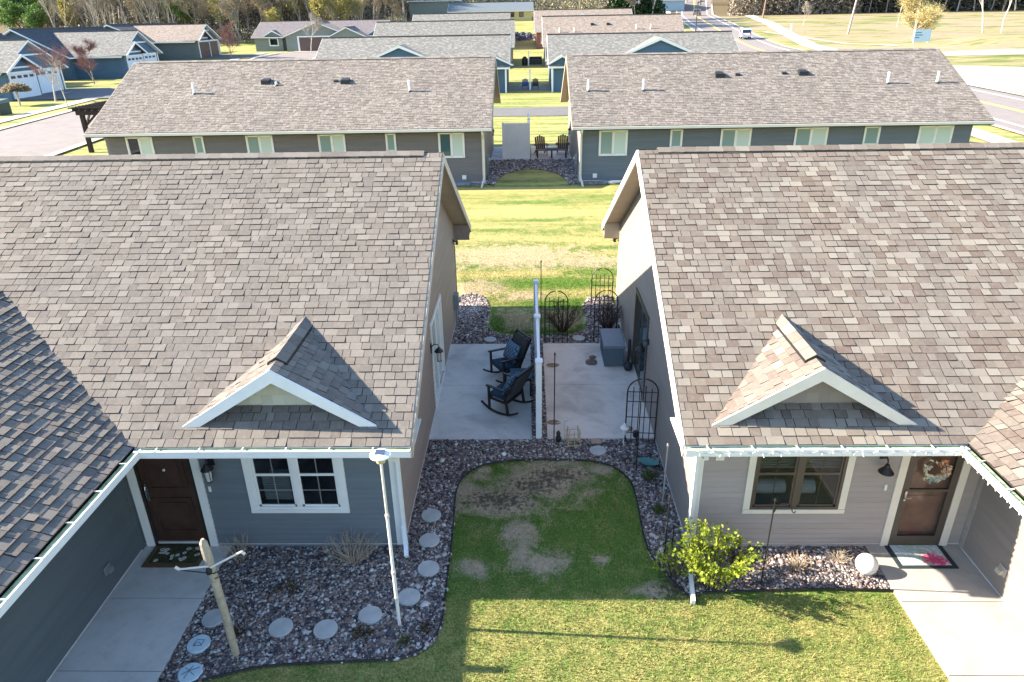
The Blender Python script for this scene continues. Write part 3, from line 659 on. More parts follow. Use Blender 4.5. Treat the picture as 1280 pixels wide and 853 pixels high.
# garage wings
def wing(H, wallm, tabmat, sidelabel, Xw, Xe, slope=0.425, y0=-3.0):
    t, roof, Xg, Xr, Xend, s = H; half = 3.9; zr = ZE + slope * half; xm = Xe + s * half; yb = 12.6
    rf = MB(); L = math.hypot(half, half * slope)
    for sg in (1, -1):
        x = Xe if sg > 0 else Xe + s * 2 * half
        if sg > 0: tab_slope(rf, (x, y0, ZE), (0, 1, 0), (s, 0, slope), yb - y0, L, thick=0.028, tab=(0.10, 0.22))
        rf.hexa([(x, y0, ZE - .05), (x, yb, ZE - .05), (xm, yb, zr - .05), (xm, y0, zr - .05), (x, y0, ZE - .003), (x, yb, ZE - .003), (xm, yb, zr - .003), (xm, y0, zr - .003)], 1, .3)
    ridge_cap(rf, (xm, y0, zr), (xm, yb, zr), (1, 0, 0), slope, w=.15, lift=.02)
    r = rf.build('wing_roof', [tabmat, M_edge], t)
    b = MB(); Lw = YF - (y0 + .5)
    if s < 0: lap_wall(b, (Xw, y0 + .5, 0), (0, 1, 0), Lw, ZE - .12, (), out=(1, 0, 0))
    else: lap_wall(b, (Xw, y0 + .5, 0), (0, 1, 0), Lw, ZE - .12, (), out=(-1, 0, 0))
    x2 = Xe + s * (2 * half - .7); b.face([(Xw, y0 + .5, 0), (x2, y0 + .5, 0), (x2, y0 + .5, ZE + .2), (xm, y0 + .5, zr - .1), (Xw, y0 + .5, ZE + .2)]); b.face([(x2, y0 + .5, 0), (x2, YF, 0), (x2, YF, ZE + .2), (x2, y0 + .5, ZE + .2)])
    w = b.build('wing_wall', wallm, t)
    b = MB(); b.box(min(Xe + s * .02, Xw), max(Xe + s * .02, Xw), y0 + .2, YE + .02, ZE - .20, ZE - .18); b.build('wing_soffit', M_white, r)
    b = MB(); b.box(min(Xw - s * .014, Xw + .005 * s), max(Xw - s * .014, Xw + .005 * s), y0 + .5, YF - .0, -.2, .07); b.build('wing_foundation', M_conc, w)
    b = MB(); b.box(min(Xe, Xe + s * .022), max(Xe, Xe + s * .022), y0, YE - .004, ZE - .20, ZE - .012); b.build('wing_fascia', M_white, r)
    b = MB(); b.box(min(Xw, Xw - s * .022), max(Xw, Xw - s * .022), YF - .12, YF - .022, .05, ZE - .2); b.build('corner_trim', wallm if s < 0 else mat('taupe trim', (0.30, 0.265, 0.235)), t)
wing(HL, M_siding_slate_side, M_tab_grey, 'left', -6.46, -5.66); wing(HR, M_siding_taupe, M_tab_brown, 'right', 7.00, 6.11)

# gutters (with a green gutter guard) along the main eave and the wing eave
def gutter(H, a, b, along, x=None, y=None, zt=ZE - .02, sgn=-1, clips=0.62):
    g = MB(); n = MB(); wd = .115
    def bx(m, o0, o1, z0, z1, u0=a, u1=b):
        if along == 'X': m.box(u0, u1, min(y + sgn * o0, y + sgn * o1), max(y + sgn * o0, y + sgn * o1), z0, z1)
        else: m.box(min(x + sgn * o0, x + sgn * o1), max(x + sgn * o0, x + sgn * o1), u0, u1, z0, z1)
    bx(g, .006, wd, zt - .095, zt - .085); bx(g, wd - .006, wd + .004, zt - .083, zt + .0); bx(g, wd - .018, wd + .006, zt + .001, zt + .014)
    for e in (a, b - .006): bx(g, .008, wd - .006, zt - .084, zt - .002, e, e + .006)
    o = g.build('gutter', M_white, H[1]); bx(n, .008, wd - .02, zt - .03, zt - .012); n.build('gutter_guard', M_guard, o)
    u = a + .3
    while u < b: k = MB(); bx(k, .0, wd + .002, zt + .015, zt + .022, u, u + .016); u += clips; k.build('gutter_clip', M_white, o)
gutter(HL, -5.62, HL[3] + .01, 'X', y=YE - .006); gutter(HR, HR[3] - .01, 6.07, 'X', y=YE - .006)
gutter(HL, -2.9, YE - .05, 'Y', x=-5.655, sgn=1); gutter(HR, -2.9, YE - .05, 'Y', x=6.105, sgn=-1)
def downspout(H, pts, m, w=.075, h=.055, name='downspout'):
    b = MB()
    for p, q in zip(pts[:-1], pts[1:]): b.beam(p, q, w, h, up=(1, 0, 0))
    return b.build(name, m, H[0])
downspout(HL, [(-1.98, 8.30, 2.38), (-1.98, 8.34, 2.30), (-2.02, 8.98, 2.06), (-2.05, 9.05, 1.98), (-2.05, 9.05, .30), (-2.03, 8.98, .16), (-2.0, 8.80, .08)], M_white)
downspout(HL, [(-2.05, 9.03, .55), (-2.03, 8.96, .22), (-2.0, 8.78, .10)], M_vinyl, .085, .065)
downspout(HR, [(2.48, 8.30, 2.38), (2.50, 8.34, 2.30), (2.56, 8.98, 2.06), (2.58, 9.04, 1.98), (2.58, 9.04, .30), (2.56, 8.95, .14), (2.42, 7.86, .05)], M_white, .085, .06)

# dormers
gable_dormer(HL[1], -3.63, 8.66, 2.66, 1.42, 0.91, 10.9, 1, M_tab_grey, M_shake_cream, M_white, near=True, tw=.17)
gable_dormer(HR[1], 4.06, 8.65, 2.655, 1.44, 0.90, 10.9, 1, M_tab_brown, M_shake_taupe, M_cream, near=True, tw=.17)

# front trim, doors and windows
def trimmed(H, x0, x1, z0, z1, w, m, bottom=True, name='door_trim', y=YF):
    b = MB(); b.box(x0 - w, x0, y - .035, y + .05, z0, z1 + w); b.box(x1, x1 + w, y - .035, y + .05, z0, z1 + w); b.box(x0, x1, y - .034, y + .05, z1, z1 + w)
    if bottom: b.box(x0 - w, x1 + w, y - .045, y + .05, z0 - w * .7, z0)
    return b.build(name, m, H[0])
def room(H, x0, x1, y0, y1, z0, z1, m, parent=None):
    b = MB(); b.face([(x0, y1, z0), (x1, y1, z0), (x1, y1, z1), (x0, y1, z1)]); b.face([(x0, y0, z0), (x0, y1, z0), (x0, y1, z1), (x0, y0, z1)]); b.face([(x1, y1, z0), (x1, y0, z0), (x1, y0, z1), (x1, y1, z1)])
    b.face([(x0, y0, z0), (x1, y0, z0), (x1, y1, z0), (x0, y1, z0)]); b.face([(x0, y0, z1), (x0, y1, z1), (x1, y1, z1), (x1, y0, z1)]); return b.build('room_interior', m, parent or H[0])
M_room = mat('dim room', (0.10, 0.10, 0.105), 0.9, 0.1); M_roomw = mat('room wall', (0.22, 0.21, 0.19), 0.9, 0.1)
M_clear = NB('clear glass'); M_clear.color((0.01, 0.014, 0.018, 1)); M_clear.rough(0.02, 0.7); M_clear.b.inputs['Alpha'].default_value = 0.30; M_clear = M_clear.m
# left window (two double hung sashes with grilles, white)
trimmed(HL, LW[0], LW[1], LW[2], LW[3], .095, M_white, True, 'window_trim')
window(HL[0], LW[0], LW[1], YF, LW[2], LW[3], M_white, 2, .045, (M_clear,), -1, (0.25, 0.75), .03, double_hung=True)
rm = room(HL, LW[0] + .02, LW[1] - .02, YF + .02, YF + 1.6, LW[2], LW[3], M_room)
b = MB(); 
for k in range(11): b.box(-4.30, -3.86, YF + .10, YF + .115, .92 + k * .045, .92 + k * .045 + .038)
b.box(-4.25, -3.95, YF + .3, YF + .33, 1.0, 1.35); b.build('blind', mat('pale blind', (0.30, 0.36, 0.36)), rm)
# left door
trimmed(HL, LD[0], LD[1], LD[2], LD[3], .13, M_white, False)
M_wood = mat('dark stained door', (0.055, 0.026, 0.018), 0.45, 0.5, 0.35, 3); M_wood_d = mat('almost black door frame', (0.020, 0.014, 0.012), 0.5, 0.5)
d = MB(); d.box(LD[0] + .05, LD[1] - .05, YF + .02, YF + .06, LD[2] + .02, LD[3] - .03)
for z0, z1 in ((.34, 1.02), (1.20, 1.95)):
    x0, x1 = LD[0] + .15, LD[1] - .15
    for q in ((x0, x1, z0, z0 + .03), (x0, x1, z1 - .03, z1), (x0, x0 + .03, z0 + .03, z1 - .03), (x1 - .03, x1, z0 + .03, z1 - .03)): d.box(q[0], q[1], YF + .002, YF + .019, q[2], q[3])
    d.box(x0 + .09, x1 - .09, YF + .008, YF + .0195, z0 + .09, z1 - .09)
door = d.build('door', M_wood, HL[0])
b = MB(); b.box(LD[0], LD[0] + .05, YF - .012, YF + .07, LD[2], LD[3]); b.box(LD[1] - .05, LD[1], YF - .012, YF + .07, LD[2], LD[3]); b.box(LD[0] + .05, LD[1] - .05, YF - .012, YF + .07, LD[3] - .03, LD[3]); b.box(LD[0] + .05, LD[1] - .05, YF - .04, YF + .06, LD[2], LD[2] + .035); b.build('door_frame', M_wood_d, door)
b = MB(); b.tube([(LD[0] + .11, YF - .03, 1.0), (LD[0] + .11, YF - .05, 1.05), (LD[0] + .11, YF - .05, 1.22), (LD[0] + .11, YF - .03, 1.27)], .010, 8); b.box(LD[0] + .09, LD[0] + .13, YF - .01, YF + .02, .98, 1.30); b.build('handle', mat('brushed nickel', (0.5, 0.5, 0.48), 0.3, 0.5, metal=1.0), door)
b = MB(); b.lathe([(.012, 0), (.02, .01), (.02, .03), (.012, .04)], (-5.8, YF - .0, 1.55)); b.build('door_knocker', M_white, door)
# right window: bronze mullions, almond trim
M_bronze = mat('bronze frame', (0.075, 0.058, 0.045), 0.5, 0.5)
trimmed(HR, RW[0], RW[1], RW[2], RW[3], .105, M_cream, True, 'window_trim')
window(HR[0], RW[0], RW[1], YF, RW[2], RW[3], M_bronze, 2, .045, (M_clear,), -1, (0.78,), .03, double_hung=True, muntin=.016)
rm = room(HR, RW[0] + .02, RW[1] - .02, YF + .02, YF + 1.6, RW[2], RW[3], M_roomw)
b = MB(); b.tube([(3.62, YF + .35, .98), (4.14, YF + .35, .98)], .12, 14); b.tube([(4.30, YF + .35, .98), (4.62, YF + .35, .98)], .12, 14); b.build('cushion', mat('pale blue cushion', (0.42, 0.55, 0.60)), rm)
b = MB()
for k in range(13): b.box(3.56, 4.18, YF + .08, YF + .09, 1.52 + k * .045, 1.555 + k * .045); b.box(4.24, 4.86, YF + .08, YF + .09, 1.52 + k * .045, 1.555 + k * .045)
b.build('blind', mat('grey green blind', (0.17, 0.20, 0.18)), rm)
# right storm door
trimmed(HR, RD[0], RD[1], RD[2], RD[3], .12, M_cream, False)
room(HR, RD[0] + .02, RD[1] - .02, YF + .035, YF + .20, RD[2], RD[3], M_bronze)
d = MB(); x0, x1 = RD[0] + .01, RD[1] - .01
for q in ((x0, x0 + .10, .08, 2.10), (x1 - .10, x1, .08, 2.10), (x0 + .1, x1 - .1, .08, .26), (x0 + .1, x1 - .1, 2.0, 2.10), (x0 + .1, x1 - .1, 1.13, 1.18)): d.box(q[0], q[1], YF - .03, YF + .01, q[2], q[3])
door = d.build('storm_door', M_bronze, HR[0])
b = MB(); b.box(x0 + .10, x1 - .10, YF - .008, YF - .002, .26, 1.13); b.build('pane', M_clear, door); b = MB(); b.box(x0 + .10, x1 - .10, YF - .008, YF - .002, 1.18, 2.0); b.build('pane', M_clear, door)
M_tandoor = mat('orange tan door', (0.66, 0.38, 0.25), 0.5, 0.4, 0.2, 3)
b = MB(); b.box(RD[0] + .03, RD[1] - .03, YF + .10, YF + .14, .09, 2.08)
for q in ((.36, .98), (1.12, 1.92)): b.box(RD[0] + .16, RD[1] - .16, YF + .085, YF + .0995, q[0], q[1])
b.build('inner_door', M_tandoor, door)
b = MB(); b.box(x0 + .04, x0 + .07, YF - .055, YF - .031, .98, 1.16); b.tube([(x0 + .055, YF - .06, 1.02), (x0 + .055, YF - .09, 1.05), (x0 + .13, YF - .09, 1.06)], .010, 8); b.build('handle', mat('brushed nickel', (0.5, 0.5, 0.48)), door)
# patio doors
def patio_door(H, g, mfr, s, glassm):
    t, X = H[0], H[2]; sg = -s; y0, y1, z0, z1 = g
    f = MB()
    def bx(m, a, b, o0, o1, c, d): m.box(min(X + sg * o0, X + sg * o1), max(X + sg * o0, X + sg * o1), a, b, c, d)
    for q in ((y0 - .09, y0, z0 - .05, z1 + .09), (y1, y1 + .09, z0 - .05, z1 + .09), (y0, y1, z1, z1 + .09), (y0, y1, z0 - .05, z0)): bx(f, q[0], q[1], -.03, .035, q[2], q[3])
    fr = f.build('patio_door', mfr, t)
    for k in range(2):
        a = y0 + (y1 - y0) * k / 2; b_ = y0 + (y1 - y0) * (k + 1) / 2; m = MB(); w = .075; o = -.02 - .035 * k
        for q in ((a, a + w, z0, z1), (b_ - w, b_, z0, z1), (a + w, b_ - w, z0, z0 + w), (a + w, b_ - w, z1 - w, z1)): bx(m, q[0], q[1], o, o + .03, q[2], q[3])
        m.build('sliding_panel', mfr, fr); m = MB(); bx(m, a + w, b_ - w, o + .01, o + .016, z0 + w, z1 - w); m.build('pane', glassm, fr)
patio_door(HL, LG, M_white, -1, M_glass_curt); patio_door(HR, RG, mat('bronze frame', ()), 1, mat_glass('teal door glass', (0.03, 0.06, 0.065), 0.06))
# ------------------------------------------------------------------ second row (backs towards the camera)
Y2 = 33.5; W2 = 10.11; Z2 = 0.79; YM2 = Y2 + W2 / 2; OV2 = .75; SL2 = 0.468
def row2(label, X0, X1, wallm, gablem, wins, smalls, side):
    t = thing('house', label, 'house', ((X0 + X1) / 2, YM2, Z2)); ze = Z2 + 2.68; hw = W2 / 2 + OV2; SL = SL2; zr = ze + SL * hw
    a, c = X0 - .42, X1 + .42; sl = hw * math.hypot(1, SL); rf = MB()
    tab_slope(rf, (a, Y2 - OV2 - .02, ze), (1, 0, 0), (0, 1, SL), c - a, sl + .02)
    rf.hexa([(a, Y2 - OV2, ze - .05), (c, Y2 - OV2, ze - .05), (c, YM2, zr - .05), (a, YM2, zr - .05), (a, Y2 - OV2, ze - .003), (c, Y2 - OV2, ze - .003), (c, YM2, zr - .003), (a, YM2, zr - .003)], 1, .4)
    rf.hexa([(a, YM2, zr - .05), (c, YM2, zr - .05), (c, Y2 + W2 + OV2, ze - .05), (a, Y2 + W2 + OV2, ze - .05), (a, YM2, zr), (c, YM2, zr), (c, Y2 + W2 + OV2, ze), (a, Y2 + W2 + OV2, ze)], 0, .5)
    r = rf.build('roof', [M_tab_mid, M_edge], t)
    k = MB(); ridge_cap(k, (a + .3, YM2, zr), (c - .3, YM2, zr), (0, 1, 0), SL, w=.16); k.build('ridge_cap', M_tab_mid, r)
    k = MB(); vent_core(k, (a + .3, YM2, zr), (c - .3, YM2, zr), (0, 1, 0), SL, w=.15); k.build('ridge_vent_shadow_gap', M_black, r)
    f = MB()
    for x, d in ((a, -.03), (c, .03)):
        for ya, yb in ((Y2 - OV2, YM2), (Y2 + W2 + OV2, YM2)):
            f.hexa([(x, ya, ze - .2), (x + d, ya, ze - .2), (x + d, yb, zr - .2), (x, yb, zr - .2), (x, ya, ze), (x + d, ya, ze), (x + d, yb, zr), (x, yb, zr)])
            xi = X0 if d < 0 else X1; f.face([(x, ya, ze - .18), (xi, ya, ze - .18), (xi, yb, zr - .18), (x, yb, zr - .18)])
    f.face([(a, Y2 - OV2, ze - .19), (c, Y2 - OV2, ze - .19), (c, Y2, ze - .19), (a, Y2, ze - .19)]); f.build('rake_board', M_soffit if side == 'L' else M_soffit, r)
    g = MB(); g.box(a, c, Y2 - OV2 - .12, Y2 - OV2 - .006, ze - .13, ze - .02); g.build('gutter', M_cream, r)
    b = MB(); lap_wall(b, (X0, Y2, Z2 - .1), (1, 0, 0), X1 - X0, 2.62, (), out=(0, -1, 0)); b.build('rear_wall', wallm, t)
    b = MB(); zt = ze - .19 + SL * OV2
    for x in (X0, X1): b.face([(x, Y2, Z2 - .3), (x, Y2 + W2, Z2 - .3), (x, Y2 + W2, zt), (x, YM2, zr - .19), (x, Y2, zt)][::1 if x == X1 else -1])
    b.face([(X1, Y2 + W2, Z2 - .3), (X0, Y2 + W2, Z2 - .3), (X0, Y2 + W2, zt), (X1, Y2 + W2, zt)]); b.build('gable_wall', gablem, t)
    b = MB(); b.box(X0 + .01, X1 - .01, Y2 - .006, Y2 + .02, Z2 - .35, Z2 + .12); b.build('foundation', M_conc, t)
    xc = X1 if side == 'L' else X0; s = 1 if side == 'L' else -1
    b = MB(); b.box(min(xc, xc - s * .1), max(xc, xc - s * .1), Y2 - .022, Y2, Z2, ze - .2); b.box(min(xc, xc + s * .022), max(xc, xc + s * .022), Y2 - .02, Y2 + .1, Z2, ze + .1); b.build('corner_trim', M_cream, t)
    b = MB(); x = xc - s * .02
    for p, q in (((x, Y2 - .8, ze - .12), (x, Y2 - .74, ze - .25)), ((x, Y2 - .74, ze - .25), (x, Y2 - .06, ze - .55)), ((x, Y2 - .06, ze - .55), (x, Y2 - .06, Z2 + .35)), ((x, Y2 - .06, Z2 + .35), (x - s * .1, Y2 - .85, Z2 - .02))): b.beam(p, q, .09, .07, up=(1, 0, 0))
    b.build('downspout', M_cream, t)
    for (x0, x1, gl) in wins: window(t, x0, x1, Y2, Z2 + 1.24, Z2 + 2.42, M_white, 2, .06, gl, -1, goff=.012)
    for (x0, x1) in smalls: window(t, x0, x1, Y2, Z2 + 1.55, Z2 + 2.42, M_white, 1, .055, (M_glass_pale,), -1, goff=.012)
    # vent boxes and plumbing pipes
    return t, r, ze
GC = (M_glass_pale, M_glass_curt); GG = (M_glass_curt, M_glass_curt)
H2L = row2('brown grey siding house with tan shingle roof, second row left', -19.85, -2.02, M_siding_grey, M_siding_taupe, [(-4.14, -2.92, (mat_glass('teal glass', (0.05, 0.10, 0.11)), M_glass_curt)), (-9.77, -8.5, GC), (-13.17, -11.9, GC), (-18.86, -17.6, (M_glass, M_glass_curt))], [(-6.6, -6.12), (-15.66, -15.18)], 'L')
H2R = row2('slate siding house with tan shingle roof, second row right', 2.47, 20.35, M_siding_slate, M_siding_taupe, [(3.34, 4.66, GC), (8.94, 10.34, GC), (12.33, 13.83, GC), (17.95, 19.5, GG)], [(6.62, 7.19), (15.48, 16.2)], 'R')
M_pipe = mat('white pvc', (0.78, 0.77, 0.75), 0.5)
def z2r(y): return Z2 + 2.68 + SL2 * (y - (Y2 - OV2))
for H, pts in ((H2R, [(2.93, 35.42), (5.55, 35.41), (17.14, 35.66), (19.46, 35.66)]), (H2L, [(-5.65, 35.63), (-16.18, 35.7), (-12.3, 36.3)])):
    for (x, y) in pts:
        b = MB(); z = z2r(y); h = .52 if x != -12.3 else .18; b.tube([(x, y, z - .05), (x, y, z + h)], .055, 10); b.build('vent_pipe', M_pipe, H[1])
        c = MB(); c.lathe([(.12, -.03), (.07, .05)], (x, y, z), 10); c.build('pipe_boot', M_dark, H[1])
for H, pts in ((H2L, [(-12.87, 36.58, .42), (-12.37, 36.51, .2), (-9.4, 36.56, .2), (-8.91, 36.49, .42)]), (H2R, [(9.37, 36.51, .42), (10.26, 36.55, .22), (12.52, 36.61, .22), (13.4, 36.59, .42)])):
    for (x, y, w) in pts:
        z = z2r(y); b = MB(); h = w * .5; k = w * SL2 / 2
        b.hexa([(x - w / 2, y - w / 2, z - k - .02), (x + w / 2, y - w / 2, z - k - .02), (x + w / 2, y + w / 2, z + k - .02), (x - w / 2, y + w / 2, z + k - .02),
                (x - w / 2, y - w / 2, z - k + h), (x + w / 2, y - w / 2, z - k + h), (x + w * .42, y + w * .42, z + h * .9), (x - w * .42, y + w * .42, z + h * .9)]); b.build('roof_vent', M_black, H[1])
for H, xs_ in ((H2L, (-3.0, )), (H2R, (3.2,))):
    for x in xs_:
        b = MB(); b.box(x - .1, x + .1, Y2 - .05, Y2 - .015, Z2 + .22, Z2 + .42); b.box(x - .07, x + .07, Y2 - .09, Y2 - .05, Z2 + .25, Z2 + .39); b.build('wall_vent', M_white, H[0])
b = MB(); b.box(-11.6, -10.9, Y2 - .25, Y2 - .015, Z2 + 1.2, Z2 + 1.28) ; b.build('wall_vent', M_white, H2L[0])
# window wells
for x, lab in ((-3.25, 'grey plastic window well cover against the second row left house'), (4.15, 'grey plastic window well cover against the second row right house')):
    b = MB(); n = 12; pts = [(x + .62 * math.cos(math.pi * k / n + math.pi), Y2 - .02 + .5 * math.sin(math.pi * k / n + math.pi), Z2 + .04) for k in range(n + 1)]
    b.prism(pts, (0, 0, .05)); b.prism([(p[0] * .9 + x * .1, p[1] * .9 + (Y2 - .02) * .1, Z2 + .09) for p in pts], (0, 0, .03)); o = centred(b.build('window_well_cover', mat('grey plastic', (0.22, 0.25, 0.28), 0.5))); tag(o, lab, 'window well', 'window well covers at the second row')

# ------------------------------------------------------------------ third, fourth and fifth rows
def far_row(label, X0, X1, Y0, zg, he, zr_, w, roofm, wallm, trim, group='houses of the far rows', sl=None):
    hw = w / 2; ov = .6; s = (zr_ - zg - he) / (hw + ov)
    return gable_house('house', label, X0, X1, Y0, Y0 + w, zg, he, s, 'X', .35, ov, roofm, wallm, trim) + (s,)
t3, r3, s3 = far_row('blue siding house with green grey roof and blue gable, third row left', -20.9, -2.0, 74.0, 1.1, 2.45, 6.35, 10.4, M_far_green, M_siding_blue, M_white)
gable_dormer(r3, -12.6, 74.6, 3.72, 4.7, 1.95, 79.6, 1, M_far_green, M_siding_blue, M_white, tw=.22)
gable_dormer(r3, -3.0, 73.5, 3.72, 1.75, .85, 76.2, 1, M_far_green, M_siding_blue, M_white, tw=.16)
t3, r3b, s3b = far_row('blue siding house with green grey roof and pale gable, third row right', 2.5, 20.8, 74.0, 1.1, 2.45, 6.3, 10.4, M_far_green, M_siding_blue, M_white)
gable_dormer(r3b, 13.1, 74.4, 3.78, 5.2, 2.22, 79.8, 1, M_far_green, M_siding_blue, M_white, tw=.24)
gable_dormer(r3b, 3.5, 73.5, 3.72, 1.5, .85, 76.0, 1, M_far_green, M_siding_blue, M_white, tw=.16)
for tt, xs_ in ((r3.parent, (-2.05, -3.35)), (r3b.parent, (2.55,))):
    for x in xs_:
        b = MB(); b.box(x - .08, x + .08, 73.55, 73.7, 1.0, 3.5); b.build('porch_post', M_white, tt)
for x, tt in ((-4.2, r3.parent), (4.15, r3b.parent)): window(tt, x - .45, x + .45, 74.0, 2.0, 3.2, M_white, 1, .1, (M_glass,), -1, (.5,))
t4, r4, s4 = far_row('house with green grey roof, fourth row left', -21.0, -2.0, 104.0, 1.5, 2.9, 7.66, 10.6, M_far_green, M_siding_grey, M_white)
t4, r4b, s4b = far_row('house with rusty tan roof, fourth row right', 2.6, 21.4, 104.0, 1.5, 2.9, 8.02, 10.6, M_far_tan, M_siding_taupe, M_white)
t5, r5, s5 = far_row('house with pale grey roof and tiny gable, fifth row left', -19.0, -3.1, 127.0, 3.0, 2.7, 8.72, 10.6, M_far_green, M_siding_grey, M_white)
gable_dormer(r5, -9.2, 128.5, 6.7, 1.6, .8, 131.5, 1, M_far_green, M_siding_blue, M_white, tw=.2)
t5, r5b, s5b = far_row('house with brown tan roof, fifth row right', 1.7, 17.6, 127.0, 3.1, 2.7, 9.03, 11.0, M_far_tan, mat_siding('red brown siding', (0.25, 0.10, 0.07)), M_white)
gable_dormer(r5b, 9.5, 130.0, 7.6, 1.7, .75, 133.2, 1, M_far_tan, M_siding_sage, M_white, tw=.2)
for r, pts, h in ((r4, [(-17.6, 105.0), (-17.0, 105.0), (-3.9, 105.0), (-3.4, 105.0)], .6), (r4b, [(4.6, 106.0), (6.6, 106.0), (15.2, 106.4), (17.2, 106.4)], .6)):
    for x, y in pts:
        s = s4 if r is r4 else s4b; z = 1.5 + 2.9 + s * (y - 103.4); b = MB(); b.tube([(x, y, z - .1), (x, y, z + h)], .07, 8); b.build('vent_pipe', M_pipe, r)
for x in (9.2, 11.4):
    y = 107.4; z = 4.4 + s4b * (y - 103.4); b = MB(); b.box(x - .2, x + .2, y - .2, y + .2, z - .1, z + .22); b.build('roof_vent', M_black, r4b)
# yellow building beyond, and a white one
t6, _ = gable_house('building', 'low tan building with metal roof and two windows, beyond the fifth row', -16, 1.2, 160, 168, 7.3, 1.9, .38, 'X', .3, .5, mat('grey blue metal roof', (0.14, 0.165, 0.18), 0.95, 0.05), M_siding_tan, M_cream, cat='building')
for x in (-2.9, -1.0): window(t6, x - .45, x + .45, 160, 8.0, 9.0, M_dark, 1, .08, (M_glass,), -1)
t7, _ = gable_house('house', 'pale grey house half hidden by trees behind the fifth row left', -26, -14.5, 172, 181, 9.0, 2.6, .5, 'X', .3, .5, mat('pale metal roof', (0.16, 0.17, 0.18), .95, .05), M_siding_sage, M_white)
t8, _ = gable_house('house', 'white farmhouse by the highway at the top edge', 27, 34, 232, 240, 7.4, 4.0, .55, 'X', .3, .5, M_far_lilac, mat_siding('white siding', (0.72, 0.72, 0.70)), M_white)
t9, _ = gable_house('house', 'pale blue house at the bend of the highway', 40, 50, 246, 256, 8.4, 3.6, .5, 'X', .3, .5, M_far_lilac, mat_siding('pale blue siding', (0.30, 0.42, 0.50)), M_white)
# boulder retaining wall
rv = []; rf_ = []; n0 = 0; b = MB()
for k in range(70):
    x = random.uniform(-3.4, 2.4); q = random.random(); y = 136.6 + q * 2.0; z = 3.9 + q * 1.5; r = random.uniform(.28, .5)
    pts = [(x + r * random.uniform(.7, 1.1) * math.cos(a), y + r * math.sin(a), z - r * .6) for a in [2 * math.pi * j / 6 + random.random() * .4 for j in range(6)]]
    b.prism(pts, (random.uniform(-.1, .1), random.uniform(-.1, .2), r * 1.2))
o = centred(b.build('boulder_wall', mat('grey boulders', (0.13, 0.15, 0.19), 0.9, 0.2, 0.5, .8))); tag(o, 'boulder retaining wall seen in the gap beyond the fourth row', 'retaining wall')

# ------------------------------------------------------------------ houses across the left street
def garage_door(parent, y0, y1, x, z0, z1, m, windows=True):
    b = MB(); b.box(x - .02, x + .05, y0, y1, z0, z1); n = 4
    for k in range(1, n): b.box(x + .0501, x + .058, y0, y1, z0 + (z1 - z0) * k / n - .012, z0 + (z1 - z0) * k / n + .012)
    d = b.build('garage_door', m, parent)
    b = MB()
    for q in ((y0 - .18, y0, z0, z1 + .2), (y1, y1 + .18, z0, z1 + .2), (y0, y1, z1, z1 + .2)): b.box(x - .01, x + .10, q[0], q[1], q[2], q[3])
    b.build('door_trim', M_white, d)
    if windows:
        for k in range(4):
            a = y0 + (y1 - y0) * (k + .15) / 4; c = y0 + (y1 - y0) * (k + .85) / 4; b = MB(); b.box(x + .051, x + .062, a, c, z1 - .42, z1 - .16); b.build('pane', M_glass, d)
    return d
M_gdoor = mat('white garage door', (0.62, 0.66, 0.70), 0.5, 0.4, 0.05, 2); M_brown_gdoor = mat('brown garage door', (0.11, 0.065, 0.055), 0.5)
